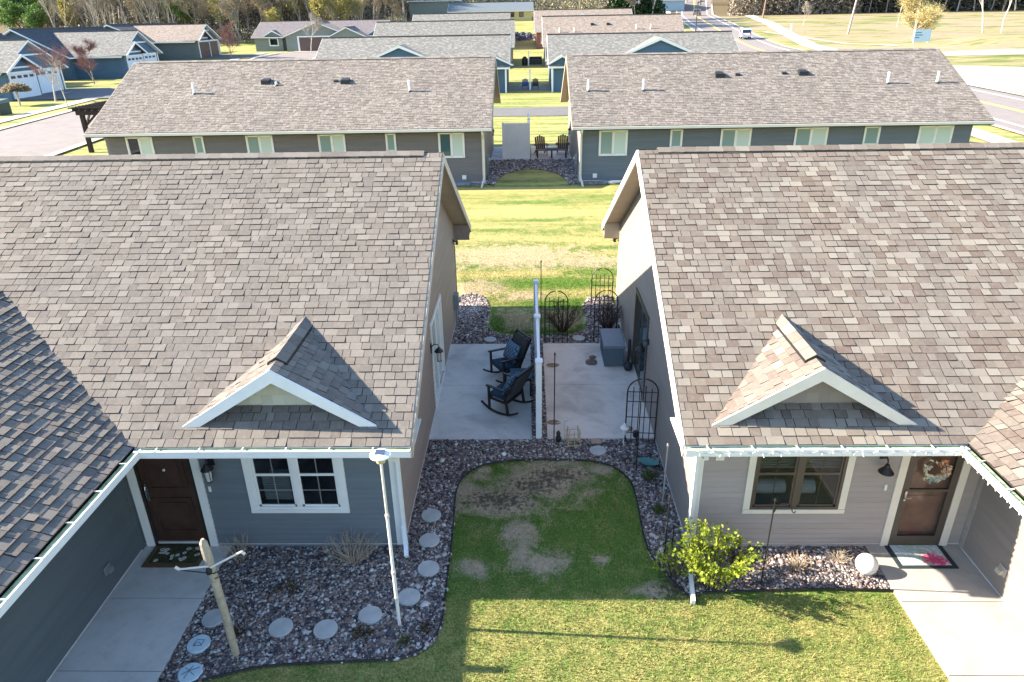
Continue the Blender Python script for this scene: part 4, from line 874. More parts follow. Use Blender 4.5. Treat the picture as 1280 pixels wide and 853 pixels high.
def street_house(label, dy, zg, wallm, zw=5.4, zm=5.9, door=M_gdoor, roofl=M_far_green, mainroof=M_far_shaded, l2=20.0):
    t = thing('house', label, 'house', (-60, 84 + dy, zg))
    sw = (zw - 2.5) / (5.05 + .6); sm = (zm - 2.5) / (6.0 + .6)
    _, rm_ = gable_house('', '', -70, -58.0, 71.5 + dy, 71.5 + l2 + dy, zg, 2.5, sm, 'Y', .5, .6, mainroof, wallm, M_white, parent=t)
    _, rw = gable_house('', '', -66.5, -52.0, 72.6 + dy, 82.7 + dy, zg, 2.5, sw, 'X', .55, .6, roofl, wallm, M_white, parent=t)
    # lower inner gable over the nearer garage door, and the horizontal trim boards
    for k, (a, b_) in enumerate(((73.1, 76.9), (77.9, 82.0))): garage_door(t, a + dy, b_ + dy, -52.0 if k else -51.3, zg + .05, zg + 2.35, door, door is M_gdoor)
    b = MB(); y0, y1 = 72.5 + dy, 77.4 + dy; ym = (y0 + y1) / 2; b.prism([(-52, y0, zg - 1), (-52, y1, zg - 1), (-52, y1, zg + 2.7), (-52, ym, zg + 4.0), (-52, y0, zg + 2.7)], (.7, 0, 0)); b.build('garage_bay', wallm, t)
    b = MB(); L = math.hypot(2.85, 1.5)
    for sg in (-1, 1): uvquad(b, (-53.5, ym + sg * 2.85, zg + 2.6), (1, 0, 0), (0, -sg * 2.85, 1.55), 2.75, L)
    r2 = b.build('bay_roof', roofl, t); b = MB()
    for sg in (-1, 1): b.prism([(-50.75, ym + sg * 2.85, zg + 2.38), (-50.75, ym, zg + 3.9), (-50.75, ym, zg + 4.14), (-50.75, ym + sg * 2.85, zg + 2.61)], (.06, 0, 0))
    b.box(-51.28, -51.2, y0 + .6, y1 - .6, zg + 2.85, zg + 3.0); b.build('rake_board', M_white, r2)
    b = MB(); b.box(-51.99, -51.9, 75.3 + dy, 80.2 + dy, zg + 3.9, zg + 4.05)
    for y in (72.6, 82.6): b.box(-52.02, -51.93, y + dy - .05, y + dy + .15, zg, zg + 2.6)
    b.build('trim_board', M_white, t)
    d = MB()                                                # dormer on the +X slope
    ydc = 86.2 + dy; xe = -57.6; z0 = zg + 2.75
    for sg in (-1, 1): uvquad(d, (xe - 3.4, ydc + sg * 1.5, z0), (1, 0, 0), (0, -sg * 1.5, 1.1), 3.4, math.hypot(1.5, 1.1))
    dd = d.build('dormer', roofl, rm_)
    d = MB(); d.prism([(xe - .3, ydc - 1.2, z0 - .3), (xe - .3, ydc + 1.2, z0 - .3), (xe - .3, ydc + 1.2, z0), (xe - .3, ydc, z0 + .95), (xe - .3, ydc - 1.2, z0)], (.03, 0, 0)); d.build('gable_siding', wallm, dd)
    d = MB()
    for sg in (-1, 1): d.prism([(xe, ydc + sg * 1.5, z0 - .17), (xe, ydc, z0 + .9), (xe, ydc, z0 + 1.12), (xe, ydc + sg * 1.5, z0 + .02)], (.05, 0, 0))
    d.build('rake_board', M_white, dd)
    b = MB(); b.box(-57.99, -57.9, 84.6 + dy, 86.2 + dy, zg + .8, zg + 2.2); w = b.build('window', M_white, t)
    b = MB(); b.box(-57.93, -57.88, 84.75 + dy, 86.05 + dy, zg + .95, zg + 2.05); b.build('pane', M_glass, w)
    for y in (83.2, 88.5):
        b = MB(); b.box(-56.9, -56.75, y + dy, y + dy + .15, zg, zg + 2.5); b.build('porch_post', M_white, t)
    return t
street_house('blue siding house with two white garage doors at the left edge', 0, 1.3, M_siding_blue)
street_house('blue siding house with white garage door, second across the left street', 22.8, 1.8, M_siding_blue)
street_house('house with brown garage doors and long tan roof, third across the left street', 45.0, 2.9, M_siding_slate_side, 4.9, 5.1, M_brown_gdoor, M_far_tan, M_far_shaded, 22)
# house facing the camera at the end of the street
tD, rD = gable_house('house', 'sage grey house with brown garage door below the wooded slope', -49.5, -26.0, 138, 149.5, 3.0, 2.45, .40, 'X', .4, .6, M_far_lilac, M_siding_sage, M_white)
sD = (7.85 - 5.45) / 6.6
_, rD2 = gable_house('', '', -43.0, -31.5, 135.5, 146, 3.0, 2.45, .375, 'Y', .4, .6, M_far_tan, M_siding_sage, M_white, parent=tD)
_, rD3 = gable_house('', '', -34.5, -29.0, 134.6, 141, 3.0, 2.45, .45, 'Y', .35, .5, M_far_lilac, M_siding_sage, M_white, parent=tD)
gable_dormer(rD, -46.0, 137.5, 5.55, 1.8, 1.0, 140.6, 1, M_far_lilac, M_siding_sage, M_white, tw=.2); gable_dormer(rD, -27.2, 137.5, 5.55, 1.6, 1.0, 140.6, 1, M_far_lilac, M_siding_sage, M_white, tw=.2)
b = MB(); b.box(-40.6, -35.4, 135.42, 135.5, 3.05, 5.35); b.build('garage_door', M_brown_gdoor, tD); b = MB(); b.box(-40.9, -40.6, 135.38, 135.5, 3.0, 5.55); b.box(-35.4, -35.1, 135.38, 135.5, 3.0, 5.55); b.box(-40.6, -35.4, 135.38, 135.5, 5.35, 5.55); b.build('door_trim', M_white, tD)
window(tD, -46.9, -45.2, 138, 3.9, 5.3, M_white, 1, .15, (M_glass,), -1); b = MB(); b.box(-44.4, -43.5, 137.9, 138, 3.0, 5.2); b.build('front_door', M_dark, tD)
window(tD, 139.2, 140.2, -49.5, 3.6, 5.0, M_white, 1, .12, (M_glass,), -1, axis='Y')
# ------------------------------------------------------------------ patios, walks, beds
def slab(name, x0, x1, y0, y1, z1, m, joints=()):
    b = MB(); ys_ = [y0] + list(joints) + [y1]
    for a, c in zip(ys_[:-1], ys_[1:]): b.box(x0, x1, a + (.006 if a != y0 else 0), c - (.006 if c != y1 else 0), -.15, z1)
    if joints: b.box(x0 + .01, x1 - .01, y0 + .01, y1 - .01, -.15, z1 - .012, 1)
    return tag(b.build(name, [m, M_joint]), kind='structure')
slab('patio_left', -2.085, .05, 12.34, 17.0, .05, M_conc, (14.68,))
slab('patio_right', .38, 2.585, 12.34, 17.0, .05, M_conc2, (14.68,))
o = slab('walkway_left', -6.44, -4.99, 3.0, 9.10, .055, M_walk, (4.2, 5.35, 6.62, 7.93))
o = slab('walkway_right', 5.49, 6.985, 3.0, 9.10, .055, mat_concrete('warm walkway concrete', (0.40, 0.365, 0.33), .15), (4.1, 5.35, 6.6, 7.88))
# right patio has a worn paler band
EDGE = [(-4.98, 6.36), (-4.6, 6.42), (-4.23, 6.56), (-3.66, 6.74), (-2.89, 6.79), (-1.8, 6.85), (-1.55, 6.95), (-1.36, 7.15), (-1.28, 7.45), (-1.30, 8.04), (-1.32, 9.44), (-1.38, 10.67), (-1.28, 11.12), (-.91, 11.48), (-.3, 11.6), (.25, 11.63), (1.24, 11.59), (1.67, 11.39), (1.93, 10.92), (1.94, 10.21), (1.91, 9.36), (1.95, 8.86), (2.12, 8.47), (2.38, 8.02)]
BED = EDGE + [(2.6, 8.05), (2.6, 12.34), (-2.1, 12.34), (-2.1, 9.11), (-4.99, 9.11)]
BED_R = [(2.62, 8.10), (3.4, 8.14), (4.55, 8.18), (5.49, 8.15), (5.49, 9.11), (2.6, 9.11)]
BED_S = [(.05, 12.3), (.38, 12.3), (.38, 17.05), (.05, 17.05)]
BED_B = [(-2.1, 17.0), (-2.1, 20.6), (-1.75, 20.75), (-1.35, 20.4), (-1.15, 19.6), (-1.18, 18.4), (-1.0, 17.85), (-.6, 17.62), (1.2, 17.6), (1.55, 17.9), (1.72, 18.7), (1.62, 19.6), (1.85, 20.3), (2.6, 20.4), (2.6, 17.0)]
_e = [(.2 + 1.75 * math.cos(a), 33.0 + 3.6 * math.sin(a)) for a in [math.pi * k / 16 for k in range(17)]]
BED_2 = [(2.47, 33.3)] + [p for p in _e] + [(-2.02, 33.3), (-2.02, 39.0), (2.47, 39.0)]
M_mulch = NB('rock mulch base'); p_ = M_mulch.pos(); 
vo = M_mulch.node('ShaderNodeTexVoronoi'); M_mulch.link(p_, vo.inputs['Vector']); vo.inputs['Scale'].default_value = 26
wn_ = M_mulch.node('ShaderNodeTexWhiteNoise'); M_mulch.link(vo.outputs['Color'], wn_.inputs['Vector'])
STONE = [(0.085, 0.075, 0.08), (0.24, 0.175, 0.15), (0.32, 0.255, 0.225), (0.14, 0.12, 0.125), (0.48, 0.44, 0.41), (0.22, 0.145, 0.125), (0.05, 0.048, 0.055), (0.64, 0.60, 0.57)]
M_mulch.color(M_mulch.ramp(wn_.outputs['Value'], [(i / 8, c) for i, c in enumerate(STONE)], 'CONSTANT')); M_mulch.rough(.9, .2); M_mulch.bump(M_mulch.math('SUBTRACT', 1.0, vo.outputs['Distance']), 1.0, .03); M_mulch = M_mulch.m
M_stone = NB('river stones'); a_ = M_stone.node('ShaderNodeAttribute', attribute_name='rnd').outputs['Fac']
c_ = M_stone.ramp(a_, [(i / 8, c) for i, c in enumerate(STONE)], 'CONSTANT'); M_stone.color(M_stone.mix(M_stone.math('MULTIPLY', M_stone.noise(M_stone.pos(), 50, 3), .35), c_, (.05, .045, .045))); M_stone.rough(.75, .35); M_stone = M_stone.m
from mathutils.geometry import tessellate_polygon
def bed(name, poly, z=0.012):
    me = bpy.data.meshes.new(name); bm = bmesh.new(); vs = [bm.verts.new((x, y, T(x, y) + z)) for x, y in poly]
    for tri in tessellate_polygon([[Vector((x, y, 0)) for x, y in poly]]): bm.faces.new([vs[k] for k in tri])
    bm.normal_update()
    for f in bm.faces:
        if f.normal.z < 0: f.normal_flip()
    bm.to_mesh(me); me.materials.append(M_mulch); o = bpy.data.objects.new(name, me); COL.objects.link(o); return tag(o, kind='structure')
for nm, pl, zz in (('gravel_bed', BED, .012), ('gravel_bed', BED_R, .016), ('gravel_bed', BED_S, .020), ('gravel_bed', BED_B, .012)): bed(nm, pl, zz)
def ico():
    bm = bmesh.new(); bmesh.ops.create_icosphere(bm, subdivisions=1, radius=1); v = np.array([x.co[:] for x in bm.verts]); f = np.array([[q.index for q in fc.verts] for fc in bm.faces]); bm.free(); return v, f
IV, IF = ico()
def stones(name, label, polys, dens, size, zoff, excl=(), z_of=None):
    Vs = []; Fs = []; Rs = []; n0 = 0; allp = []
    for pl in polys:
        P = np.array(pl); lo, hi = P.min(0), P.max(0); n = int((hi - lo).prod() * dens); x = rng.uniform(lo[0], hi[0], n); y = rng.uniform(lo[1], hi[1], n)
        k = inpoly(x, y, [tuple(q) for q in pl])
        for (cx, cy, r) in excl: k &= ((x - cx) ** 2 + (y - cy) ** 2) > r * r
        allp.append(np.stack([x[k], y[k]], 1))
    P = np.concatenate(allp); n = len(P); s = rng.lognormal(0, .34, n) * size
    sc = np.stack([s * rng.uniform(.8, 1.35, n), s * rng.uniform(.7, 1.1, n), s * rng.uniform(.45, .8, n)], 1)
    jit = 1 + rng.uniform(-.22, .22, (n, len(IV), 1)); v = IV[None] * jit * sc[:, None]
    a = rng.uniform(0, 6.283, n); t = rng.uniform(-.5, .5, n); ca, sa = np.cos(a), np.sin(a); ct, st = np.cos(t), np.sin(t)
    x = v[..., 0]; y = v[..., 1] * ct[:, None] - v[..., 2] * st[:, None]; z = v[..., 1] * st[:, None] + v[..., 2] * ct[:, None]
    X = x * ca[:, None] - y * sa[:, None] + P[:, 0:1]; Y = x * sa[:, None] + y * ca[:, None] + P[:, 1:2]; Z = z + (zoff + rng.uniform(-.004, .016, n) + tz(P[:, 0], P[:, 1]))[:, None]
    V = np.stack([X, Y, Z], -1).reshape(-1, 3); F = (IF[None] + (np.arange(n) * len(IV))[:, None, None]).reshape(-1, 3)
    r = np.repeat(np.clip(rng.beta(1.1, 1.25, n), 0, .999), len(IF)); o = np_mesh(name, V, F, M_stone, r); return tag(o, label, 'gravel', kind='stuff')
STEPS = [(-1.74, 9.88, .175), (-1.69, 9.23, .175), (-1.62, 8.57, .175), (-1.84, 7.97, .175), (-2.36, 7.61, .175), (-2.95, 7.35, .175), (-3.61, 7.38, .175), (-4.66, 7.55, .17), (-4.68, 7.08, .16), (-4.59, 6.60, .16), (1.38, 11.89, .165)]
stones('gravel', 'purple grey river stones filling the planting beds and the strip between the patios', [BED, BED_R, BED_S], 1500, .0205, .018, [(a, b_, r * 1.02) for a, b_, r in STEPS])
stones('gravel', 'purple grey river stones behind the two patios', [BED_B], 800, .027, .016, [(-1.04, 17.28, .19), (1.36, 17.33, .19)])
bed('gravel_bed', BED_2, .03)
stones('gravel', 'purple grey river stones between the second row houses', [BED_2], 420, .036, .035)
for x0, x1 in ((-19.8, -2.02), (2.47, 20.3)): bed('gravel_bed', [(x0, 32.95), (x1, 32.95), (x1, 33.5), (x0, 33.5)], .03)
# black lawn edging
def edging(pl, label, z=.035):
    P = smooth(pl, 90); b = MB(); b.tube([(x, y, z) for x, y in P], .016, 6); o = b.build('lawn_edging', mat('black plastic edging', (.012, .012, .014), .5)); return tag(centred(o), label, 'lawn edging')
edging(EDGE, 'black plastic edging curving between the shaded lawn and the stone bed'); edging([(2.62, 8.08), (3.4, 8.12), (4.55, 8.16), (5.49, 8.13)], 'black plastic edging in front of the right house bed')
# stepping stones
M_step = mat('pale stepping stone', (0.40, 0.40, 0.385), .9, .2, .14, 5, .3, 80); M_stepb = mat('pale blue stepping stone', (0.46, 0.56, 0.60), .8, .3, .12, 9)
M_dk = mat('ink', (.05, .06, .07))
slabels = ['round grey stepping stone beside the left gable wall, farthest of its row', 'round grey stepping stone by the left gable wall, second from the far end', 'round grey stepping stone near the white corner downspout, third from the far end', 'round grey stepping stone just right of the tall solar lamp pole', 'round grey stepping stone just left of the tall solar lamp pole', 'round grey stepping stone in the middle of the bottom row', 'round grey stepping stone between the wooden post and the middle stones', 'round grey stepping stone behind the leaning wooden post']
for k, (x, y, r) in enumerate(STEPS[:8]):
    b = MB(); b.lathe([(r * .98, 0), (r, .02), (r * .985, .042), (r * .95, .048)], (0, 0, 0), 26); o = b.build('stepping_stone', M_step); o.location = (x, y, .018); o.rotation_euler = (R(random.uniform(-2, 2)), R(random.uniform(-2, 2)), random.random()); tag(o, slabels[k], 'stepping stone', 'round stepping stones in the left bed')
def deco_stone(x, y, r, label, kind):
    t = thing('stepping_stone', label, 'stepping stone', (x, y, .018), 0, 'round stepping stones in the left bed', world=False)
    b = MB(); b.lathe([(r * .98, 0), (r, .02), (r * .985, .042), (r * .95, .048)], (0, 0, 0), 26); b.build('stone_slab', M_stepb, t)
    b = MB()
    if kind == 0:
        b.tube([(-.06, -.05, .05), (.05, -.04, .05), (.06, .06, .05), (-.04, .06, .05), (-.06, -.05, .05)], .004, 5); b.tube([(-.06, -.05, .05), (.0, .02, .05), (.06, -.04, .05)], .004, 5)
    else:
        b.tube([(-.1, -.04, .05), (-.02, .02, .05), (.1, .08, .05)], .004, 5); b.tube([(0, .1, .05), (-.02, .02, .05), (-.04, -.1, .05)], .004, 5); b.tube([(.08, -.05, .05), (-.02, .02, .05), (-.09, .07, .05)], .003, 5)
    b.build('drawing', M_dk, t)
deco_stone(-4.68, 7.08, .16, 'pale blue stepping stone with a small drawn flower, beside the walkway edge', 0); deco_stone(-4.59, 6.60, .16, 'pale blue stepping stone with drawn dragonfly lines, nearest the camera', 1)
for (x, y, lab) in ((1.38, 11.89, 'round grey stepping stone in front of the right patio'), (-1.04, 17.28, 'round grey stepping stone behind the left patio'), (1.36, 17.33, 'round grey stepping stone behind the right patio')):
    b = MB(); b.lathe([(.165, 0), (.17, .04), (.16, .046)], (0, 0, 0), 24); o = b.build('stepping_stone', M_step); o.location = (x, y, .02); tag(o, lab, 'stepping stone')

# ------------------------------------------------------------------ privacy fence between the patios
def fence_line(name, label, X, ys_, zt, m, base=0.0):
    t = thing(name, label, 'privacy fence', (X, ys_[0], base))
    for k, y in enumerate(ys_):
        b = MB(); b.box(X - .06, X + .06, y - .06, y + .06, base - .1, base + zt); b.box(X - .075, X + .075, y - .075, y + .075, base + zt, base + zt + .03); b.prism([(X - .06, y - .06, base + zt + .03), (X + .06, y - .06, base + zt + .03), (X + .06, y + .06, base + zt + .03), (X - .06, y + .06, base + zt + .03)], (0, 0, .02)); b.build('post', m, t)
    for a, c in zip(ys_[:-1], ys_[1:]):
        p = MB(); y = a + .065
        while y < c - .07:
            e = min(y + .148, c - .065); p.box(X - .018, X + .018, y, e - .006, base + .08, base + zt - .09); y += .15
        p.box(X - .012, X + .012, a + .06, c - .06, base + .08, base + zt - .09); p.build('fence_panel', m, t)
        for z in (.05, zt - .11): r = MB(); r.box(X - .03, X + .03, a + .06, c - .06, base + z, base + z + .10); r.build('rail', m, t)
    return t
fence_line('vinyl_fence', 'white vinyl privacy fence between the two near patios', .20, [12.42, 14.70, 17.0], 1.80, M_vinyl)
# second row: an L of almond vinyl
t = fence_line('vinyl_fence', 'almond vinyl privacy screen between the second row patios', .10, [39.25, 41.2, 43.2], 1.85, M_almondvinyl, .90)
p = MB(); x = -1.25
while x < 0.0: p.box(x, min(x + .15, .02), 39.20, 39.235, .98, 2.7); x += .157
p.box(-1.27, .04, 39.215, 39.225, .95, 2.7); p.box(-1.27, .04, 39.19, 39.25, 2.70, 2.80); p.box(-1.27, .04, 39.19, 39.25, .88, .97); p.box(-1.35, -1.25, 39.16, 39.27, .8, 2.84); p.build('fence_panel', M_almondvinyl, t)
slab2 = MB(); slab2.box(-2.0, -.0, 38.9, 43.2, .70, .93); tag(slab2.build('patio_rear_left', M_conc), kind='structure'); slab2 = MB(); slab2.box(.22, 2.45, 38.9, 43.2, .70, .93); tag(slab2.build('patio_rear_right', M_conc2), kind='structure')
for zb, y0, y1 in ((1.14, 75.2, 80), (1.62, 105.5, 111)):
    s_ = MB(); s_.box(-1.95, 2.45, y0, y1, zb - .3, zb + .12); tag(s_.build('patio_far', mat('brown patio', (.17, .13, .12))), kind='structure')
b = fence_line('vinyl_fence', 'thin white vinyl privacy fence in the third row gap', .35, [75.4, 78.2], 1.8, M_vinyl, 1.15); b = fence_line('vinyl_fence', 'thin white vinyl privacy fence in the fourth row gap', .3, [106, 109], 1.8, M_vinyl, 1.65)

# ------------------------------------------------------------------ rocking chairs
M_cush = mat('navy cushion', (0.028, 0.055, 0.085), .9, .2, .2, 8); M_frame = mat('dark brown frame', (0.022, 0.017, 0.016), .5, .4)
def mat_lattice():
    b = NB('blue lattice pillow fabric'); p = b.obj(); s = b.sep(p)
    u = b.math('ADD', s[1], b.math('MULTIPLY', s[2], .75)); v = b.math('SUBTRACT', s[1], b.math('MULTIPLY', s[2], .75))
    l = None
    for q in (u, v):
        f = b.math('ABSOLUTE', b.math('SUBTRACT', b.math('FRACT', b.math('MULTIPLY', q, 10.5)), .5)); g = b.math('LESS_THAN', f, .09); l = g if l is None else b.math('MAXIMUM', l, g)
    b.color(b.mix(l, (0.17, 0.27, 0.37), (0.02, 0.035, 0.06))); b.rough(.9, .2); return b.m
M_latt = mat_lattice()
def pillow_mesh(mb, w, h, t, M):
    n = 8; i0 = len(mb.v); r = random.random()
    for sgn in (1, -1):
        for i in range(n + 1):
            for j in range(n + 1):
                u = i / n * 2 - 1; v = j / n * 2 - 1; k = (max(0, 1 - u ** 4) * max(0, 1 - v ** 4)) ** .6; q = M @ Vector((sgn * t / 2 * k, u * w / 2 * (1 - .05 * (1 - abs(v))), v * h / 2 * (1 - .05 * (1 - abs(u))))); mb.v.append(tuple(q))
    m = (n + 1) ** 2
    for s_ in (0, 1):
        for i in range(n):
            for j in range(n):
                a = i0 + s_ * m + i * (n + 1) + j; f = (a, a + n + 1, a + n + 2, a + 1); mb.f.append(f if s_ == 0 else f[::-1]); mb.r.append(r); mb.m.append(0)
def rocking_chair():
    """seat faces +x; built round its own base"""
    t = thing('rocking_chair', 'dark rocking chair', 'chair', (0, 0, 0), 0, 'rocking chairs on the left patio', world=False)
    W = .33
    for sg in (-1, 1):
        b = MB(); pts = [(-.48 + .96 * k / 12, sg * W, .02 + .16 * (abs(-.48 + .96 * k / 12 + .02) / .48) ** 2.2) for k in range(13)]
        for p, q in zip(pts[:-1], pts[1:]): b.beam(p, q, .045, .035)
        b.build('rocker', M_frame, t)
        b = MB(); b.beam((.26, sg * W, .05), (.27, sg * W, .62), .045, .045, up=(1, 0, 0)); b.build('leg', M_frame, t)
        b = MB(); b.beam((-.22, sg * W, .06), (-.16, sg * W, .45), .045, .045, up=(1, 0, 0)); b.build('leg', M_frame, t)
        b = MB(); b.beam((.33, sg * W, .635), (-.30, sg * W, .60), .06, .03); b.build('armrest', M_frame, t)
        b = MB(); b.beam((-.14, sg * (W - .0), .34), (-.47, sg * (W - .0), 1.03), .045, .04, up=(1, 0, 0)); b.build('back_post', M_frame, t)
    b = MB(); b.beam((.26, -W, .34), (.26, W, .34), .04, .05); b.beam((-.17, -W, .30), (-.17, W, .30), .04, .05); b.beam((.28, -W + .02, .34), (-.2, -W + .02, .30), .035, .05); b.beam((.28, W - .02, .34), (-.2, W - .02, .30), .035, .05); b.build('seat_frame', M_frame, t)
    b = MB(); b.hexa([(-.17, -.27, .31), (.30, -.27, .35), (.30, .27, .35), (-.17, .27, .31), (-.15, -.28, .41), (.31, -.28, .45), (.31, .28, .45), (-.15, .28, .41)]); s = b.build('seat', M_cush, t)
    m = s.modifiers.new('b', 'BEVEL'); m.width = .035; m.segments = 3
    b = MB(); b.beam((-.15, 0, .36), (-.44, 0, .99), .56, .07, up=(1, 0, 0)); s = b.build('backrest', mat('charcoal back', (.06, .065, .07)), t); b = MB(); b.beam((-.47, -W, 1.04), (-.47, W, 1.04), .05, .045); b.build('top_rail', M_frame, t)
    b = MB(); M = Matrix.Translation((-.13, 0, .66)) @ Matrix.Rotation(R(-24), 4, 'Y'); pillow_mesh(b, .56, .46, .18, M); b.build('pillow', M_latt, t, smooth=True)
    return t
c1 = rocking_chair(); c1.location = (-.52, 15.08, .05); c1.rotation_euler = (0, 0, R(180 + 30)); c1['label'] = 'dark rocking chair with blue lattice pillow, farther from the camera'
c2 = dup(c1, (-.48, 13.62, .05), R(180 - 32), 'dark rocking chair with blue lattice pillow, nearer the camera beside the fence')
t = thing('side_table', 'dark blue slatted side table between the two rocking chairs', 'table', (-.18, 14.36, .05), 0, None, False)
b = MB()
for k in range(4): b.box(-.25, .25, -.25 + k * .127, -.25 + k * .127 + .117, .46, .485)
b.build('table_top', mat('blue grey slats', (.05, .10, .135), .6), t)
b = MB(); b.box(-.24, .24, -.24, -.21, .40, .458); b.box(-.24, .24, .21, .24, .40, .458); b.box(-.24, -.21, -.21, .21, .40, .458); b.box(.21, .24, -.21, .21, .40, .458); b.build('apron', M_frame, t)
for sx in (-1, 1):
    for sy in (-1, 1): b = MB(); b.box(sx * .22 - .02, sx * .22 + .02, sy * .22 - .02, sy * .22 + .02, 0, .40); b.build('leg', M_frame, t)

# ------------------------------------------------------------------ things on the right patio
t = thing('storage_box', 'blue grey resin storage box against the right gable wall', 'storage box', (2.12, 16.1, .05), R(0), None, False)
M_resin = mat('blue grey resin', (0.10, 0.135, 0.17), .55, .4, .06, 4)
b = MB(); b.box(-.24, .24, -.50, .55, .02, .50)
for k in range(6): x = -.2 + k * .08; b.box(x - .012, x + .012, -.508, -.5, .08, .44)
for k in range(10): y = -.42 + k * .1; b.box(-.248, -.24, y - .012, y + .012, .08, .44)
b.build('bin', M_resin, t); b = MB(); b.box(-.27, .27, -.53, .58, .505, .56); b.box(-.25, .25, -.51, .56, .56, .575); b.build('lid', mat('pale grey lid', (0.16, 0.19, 0.225), .5), t)
b = MB(); b.lathe([(.06, 0), (.10, .05), (.115, .11), (.10, .17), (.05, .21), (.045, .23)], (0, 0, 0), 16); o = b.build('garden_pot', M_dark); o.location = (2.44, 15.42, .05); tag(o, 'small dark round pot beside the storage box', 'pot')
b = MB(); b.tube([(2.47, 15.68, .05), (2.50, 15.7, .75)], .035, 8); o = centred(b.build('umbrella_pole', M_dark)); tag(o, 'short dark rolled bundle leaning on the wall beside the storage box', 'garden bundle')
def rock(name, x, y, r, h, m, label, cat='rock', z=.05):
    bm = bmesh.new(); bmesh.ops.create_icosphere(bm, subdivisions=2, radius=1)
    for v in bm.verts: v.co = Vector((v.co.x * r * random.uniform(.92, 1.08), v.co.y * r * .7 * random.uniform(.92, 1.08), max(v.co.z, -.6) * h * random.uniform(.93, 1.07) + h * .6))
    me = bpy.data.meshes.new(name); bm.to_mesh(me); bm.free(); me.materials.append(m); o = bpy.data.objects.new(name, me); COL.objects.link(o); o.location = (x, y, z); return tag(o, label, cat)
M_rk = mat('brown rock', (.16, .12, .10), .9, .2, .3, 12, .4, 40)
rock('rock', 1.58, 15.80, .15, .07, M_rk, 'flat brown rock on the right patio, bottom one of the small pile'); rock('rock', 1.61, 15.88, .09, .05, M_rk, 'small brown rock resting on the flat rock of the right patio', z=.15)
rock('rock', .60, 15.7, .17, .012, mat('flat brown oval', (.27, .18, .13), .9), 'thin flat brown oval on the right patio behind the tall black rod'); rock('rock', .53, 12.97, .15, .012, MATS['flat brown oval'], 'thin flat brown oval at the near left corner of the right patio'); rock('rock', 2.05, 12.7, .14, .03, MATS['flat brown oval'], 'thin flat brown oval below the arched trellis on the right patio')  # thin brown oval pieces lying flat on the patio
b = MB(); b.box(-.11, .11, -.08, .08, 0, .05); o = b.build('paving_brick', mat('tan brick', (.34, .26, .20), .9)); m = o.modifiers.new('b', 'BEVEL'); m.width = .012; o.location = (1.37, 12.2, .05); o.rotation_euler = (0, 0, .1); tag(o, 'tan paving brick at the near edge of the right patio', 'brick')
# trellises
def trellis(w=.60, hc=1.05, bars=5, tall=1.5):
    t = thing('trellis', 'x', 'trellis', (0, 0, 0), 0, 'black arched garden trellises', False); r = w / 2
    b = MB(); pts = [(-r, 0, 0), (-r, 0, tall - r)] + [(-r * math.cos(math.pi * k / 14), 0, tall - r + r * math.sin(math.pi * k / 14)) for k in range(1, 14)] + [(r, 0, tall - r), (r, 0, 0)]; b.tube(pts, .0145, 7); b.build('frame', M_black, t)
    for k in range(1, bars):
        x = -r + w * k / bars; h = tall - r + math.sqrt(max(r * r - x * x, 0)) * .35 - .05 + (.04 if k % 2 else 0); b = MB(); b.tube([(x, 0, .0), (x, 0, h)], .0095, 6); b.lathe([(.006, 0), (.016, .02), (.003, .05)], (x, 0, h), 8); b.build('bar', M_black, t)
    for z in (.25, .62, .98, tall - r): b = MB(); b.tube([(-r, .008, z), (r, .008, z)], .009, 6); b.build('crossbar', M_black, t)
    return t
t1 = trellis(); t1.location = (.74, 17.12, 0); t1['label'] = 'black arched trellis in front of the bare bush behind the right patio, left one'
dup(t1, (2.05, 17.15, 0), R(2), 'black arched trellis behind the storage box, nearer of the overlapping pair'); dup(t1, (2.12, 18.9, 0), R(-3), 'black arched trellis behind the storage box, farther of the overlapping pair')
t4 = dup(t1, (2.26, 12.22, 0), R(-4), 'black arched trellis at the near end of the right patio by the gable wall')
def rod(name, x, y, h, r, lab, m=M_black, cat='garden stake', lean=(0, 0), z=0):
    b = MB(); b.tube([(0, 0, -.02), (lean[0] * .5, lean[1] * .5, h * .5), (lean[0], lean[1], h)], r, 7); b.lathe([(r, 0), (r * 2.2, .02), (r * .5, .07)], (lean[0], lean[1], h), 7); o = b.build(name, m); o.location = (x, y, z); return tag(o, lab, cat)
rod('garden_stake', .50, 12.03, 2.12, .011, 'tall black rod standing at the near left corner of the right patio'); rod('garden_stake', .34, 17.35, 2.2, .011, 'tall black rod standing behind the far end of the white fence')
rod('garden_stake', 2.05, 11.22, 1.75, .010, 'black rod in the gravel in front of the near arched trellis')
rod('garden_stake', 2.34, 10.05, 1.35, .012, 'pale grey rod in the gravel beside the right gable wall', mat('grey rod', (.35, .33, .30)))
rod('garden_stake', 2.12, 8.66, 1.35, .012, 'black rod with two prongs at the near end of the right gravel strip'); rod('garden_stake', 2.28, 8.86, .62, .010, 'short black rod next to the leafy bush')
